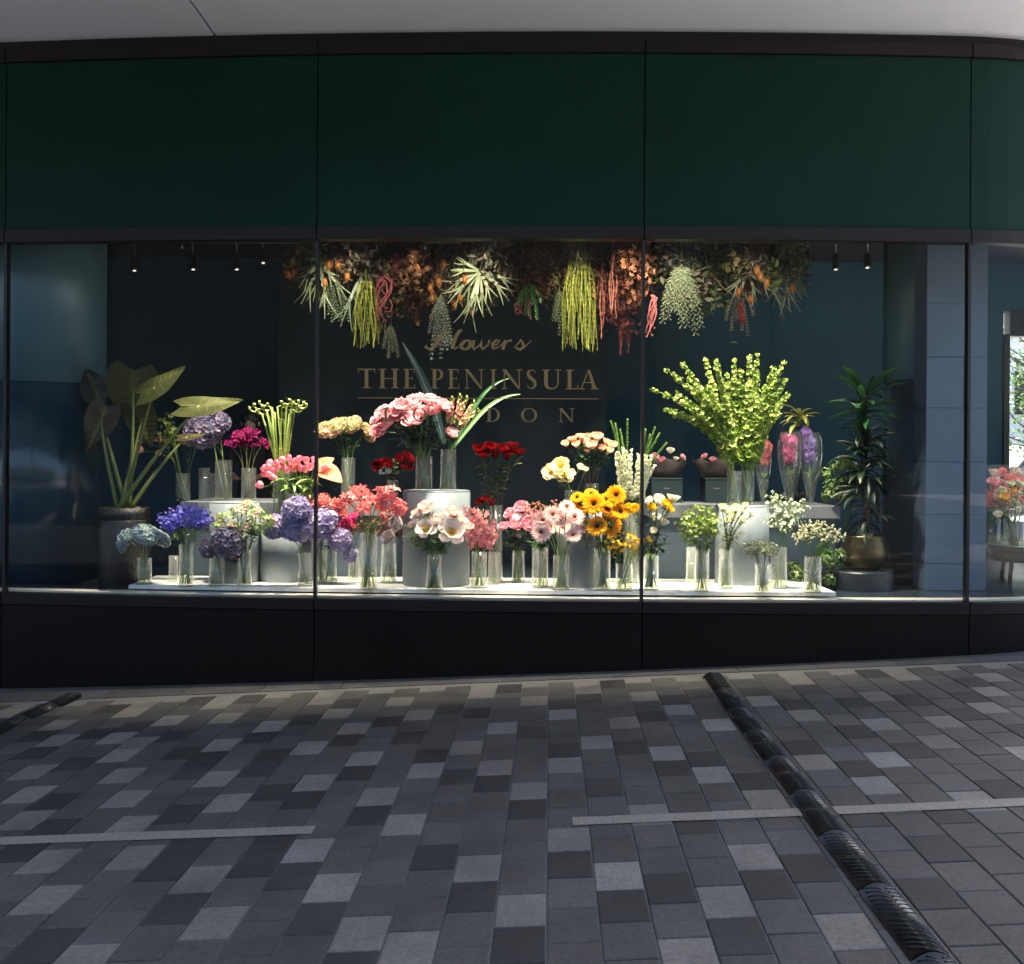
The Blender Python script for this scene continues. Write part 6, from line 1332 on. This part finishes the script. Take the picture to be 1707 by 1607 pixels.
GLY = {'T': (.86, [rct(0, .93, .86, 1), rct(0, .8, .04, .93), rct(.82, .8, .86, .93), rct(.345, .05, .515, .93), rct(.22, 0, .64, .05)]),
       'H': (.98, stemL + [rct(.71, .05, .88, .95), rct(.27, .48, .71, .53), rct(0, 0, .37, .05), rct(0, .95, .37, 1), rct(.61, 0, .98, .05), rct(.61, .95, .98, 1)]),
       'E': (.62, stemL + [rct(0, 0, .62, .05), rct(0, .95, .58, 1), rct(.27, .49, .45, .54), rct(.45, .42, .48, .61), rct(.58, .05, .62, .2), rct(.54, .8, .58, .95)]),
       'P': (.64, stemL + [rct(0, 0, .38, .05), rct(0, .95, .32, 1)] + arc(.29, .72, .27, .255, -1.57, 1.57, .05, .15)),
       'N': (.95, [rct(.09, .05, .145, .9), [(.0, 1), (.2, 1), (.9, 0), (.78, 0)], rct(.805, .1, .86, .95), rct(.68, .95, .97, 1), rct(0, 0, .25, .05)]),
       'I': (.37, stemL + [rct(0, 0, .37, .05), rct(0, .95, .37, 1)]),
       'S': (.5, stroke([(.43, .82, .03), (.38, .94, .05), (.25, .97, .06), (.12, .91, .1), (.085, .78, .14), (.14, .64, .16), (.26, .52, .17), (.38, .4, .16), (.42, .23, .13), (.36, .08, .1), (.24, .03, .06), (.11, .07, .05), (.05, .2, .03)])),
       'U': (.9, [rct(.1, .3, .27, .95), rct(0, .95, .37, 1), rct(.715, .3, .775, .95), rct(.6, .95, .9, 1)] + stroke([(.185, .3, .17), (.21, .14, .15), (.32, .045, .1), (.47, .025, .07), (.62, .065, .065), (.715, .17, .06), (.745, .3, .06)])),
       'L': (.6, stemL + [rct(0, 0, .6, .05), rct(0, .95, .4, 1), rct(.555, .05, .6, .22)]),
       'A': (.98, [[(.1, .05), (.16, .05), (.5, .97), (.455, .97)], [(.68, .05), (.88, .05), (.55, 1), (.45, 1)], rct(.24, .33, .7, .38), rct(0, 0, .29, .05), rct(.58, 0, .99, .05)]),
       'O': (.94, arc(.47, .5, .4, .475, 0, 6.2832, .05, .15, 32)),
       'D': (.84, stemL + [rct(0, 0, .36, .05), rct(0, .95, .36, 1)] + arc(.32, .5, .42, .475, -1.57, 1.57, .05, .15, 18))}
ZO, ZX = (560, 520), 3.556
def sign_root(label, px, py): 
    p = at(px, py, 8.4); return thing('lettering', label, 'lettering', (p.x, fac(p.x) + .046, p.z), 'gold lettering on the glass')
def letter(root, polys, mp):
    """flat gilt shape on the outer face of the pane"""
    m_ = MB()
    for i, poly in enumerate(polys):
        pts = []
        for (x, y) in poly:
            px, py = mp(x, y); g = at(px, py, 8.38); Y = fac(g.x) + .0475; g = at(px, py, Y); pts.append(Vector((g.x, fac(g.x) + .0475 - .00012 * i, g.z)) - root.location)
        n = len(pts); m_.add(pts + [p + Vector((0, .0018, 0)) for p in pts], [tuple(range(n)), tuple(reversed(range(n, 2 * n)))] + [(q, n + q, n + (q + 1) % n, (q + 1) % n) for q in range(n)], (1, 1, 1))
    return m_
def line(root, spec, y0, y1, slope):
    for ch, x0, x1 in spec:
        w, polys = GLY[ch]
        def mp(x, y, x0=x0, x1=x1, w=w): return (ZO[0] + (x0 + (x1 - x0) * x / w) / ZX, ZO[1] + (y1 + (y0 - y1) * y + slope * (x0 - 130)) / ZX)
        flat(letter(root, polys, mp).build('letter', 'gold', root))
s1 = sign_root('large gold serif capitals reading THE PENINSULA on the glass', 797, 650)
line(s1, [('T', 130, 233), ('H', 253, 373), ('E', 400, 470), ('P', 563, 637), ('E', 663, 731), ('N', 762, 876), ('I', 915, 951), ('N', 984, 1101), ('S', 1128, 1192), ('U', 1222, 1336), ('L', 1362, 1436), ('A', 1440, 1556)], 336, 452, .005)
s2 = sign_root('spaced gold serif capitals reading LONDON under the gold rule', 797, 700)
line(s2, [('L', 277, 336), ('O', 455, 537), ('N', 672, 765), ('D', 890, 974), ('O', 1098, 1192), ('N', 1322, 1412)], 566, 648, .004)
s3 = sign_root('thin gold rule between the two lines of capitals', 797, 663)
letter(s3, [[(128 + i * 143, 0), (128 + (i + 1) * 143, 0), (128 + (i + 1) * 143, 1), (128 + i * 143, 1)] for i in range(10)], lambda x, y: (ZO[0] + x / ZX, ZO[1] + (506 + 5 * (1 - y) + .005 * (x - 130)) / ZX)).build('rule', 'gold', s3, smooth=False)
s4 = sign_root('gold script word reading flowers above the capitals', 797, 585)
X2 = lambda x: x if x < 742 else 745 + (x - 740) * 1.22
for strokes in ([[(655, 118, 4), (632, 124, 9), (606, 165, 15), (582, 204, 12), (552, 221, 8), (530, 208, 12), (540, 196, 7)], [(566, 163, 5), (642, 158, 5)]],
                [[(688, 204, 4), (722, 140, 5), (742, 103, 7), (728, 112, 9), (706, 160, 15), (693, 203, 13), (704, 221, 7), (727, 206, 4)]],
                [[(762 + 20 * math.cos(a) + 6 * math.sin(a), 195 - 27 * math.sin(a), 6 + 8 * abs(math.cos(a))) for a in [i * .5236 for i in range(13)]]],
                [[(788, 172, 4), (801, 168, 9), (793, 200, 14), (800, 221, 8), (825, 200, 5), (841, 168, 10), (832, 200, 13), (842, 221, 8), (868, 196, 6), (876, 166, 6)]],
                [[(884, 204, 5), (914, 190, 5), (925, 172, 7), (910, 165, 8), (889, 190, 12), (893, 217, 10), (922, 208, 4)]],
                [[(926, 206, 4), (955, 165, 8), (946, 200, 13), (940, 224, 12)], [(946, 196, 5), (965, 171, 7), (984, 169, 11)]],
                [[(996, 212, 4), (1030, 165, 8), (1037, 185, 10), (1043, 205, 12), (1025, 223, 9), (1005, 214, 8)], [(1042, 210, 5), (1062, 190, 3), (1078, 168, 2)]]):
    polys = []
    for st in strokes: polys += stroke([(X2(a), b, c * 1.45 + 1) for a, b, c in st])
    flat(letter(s4, polys, lambda x, y: (ZO[0] + x / ZX, ZO[1] + y / ZX)).build('letter', 'gold', s4))
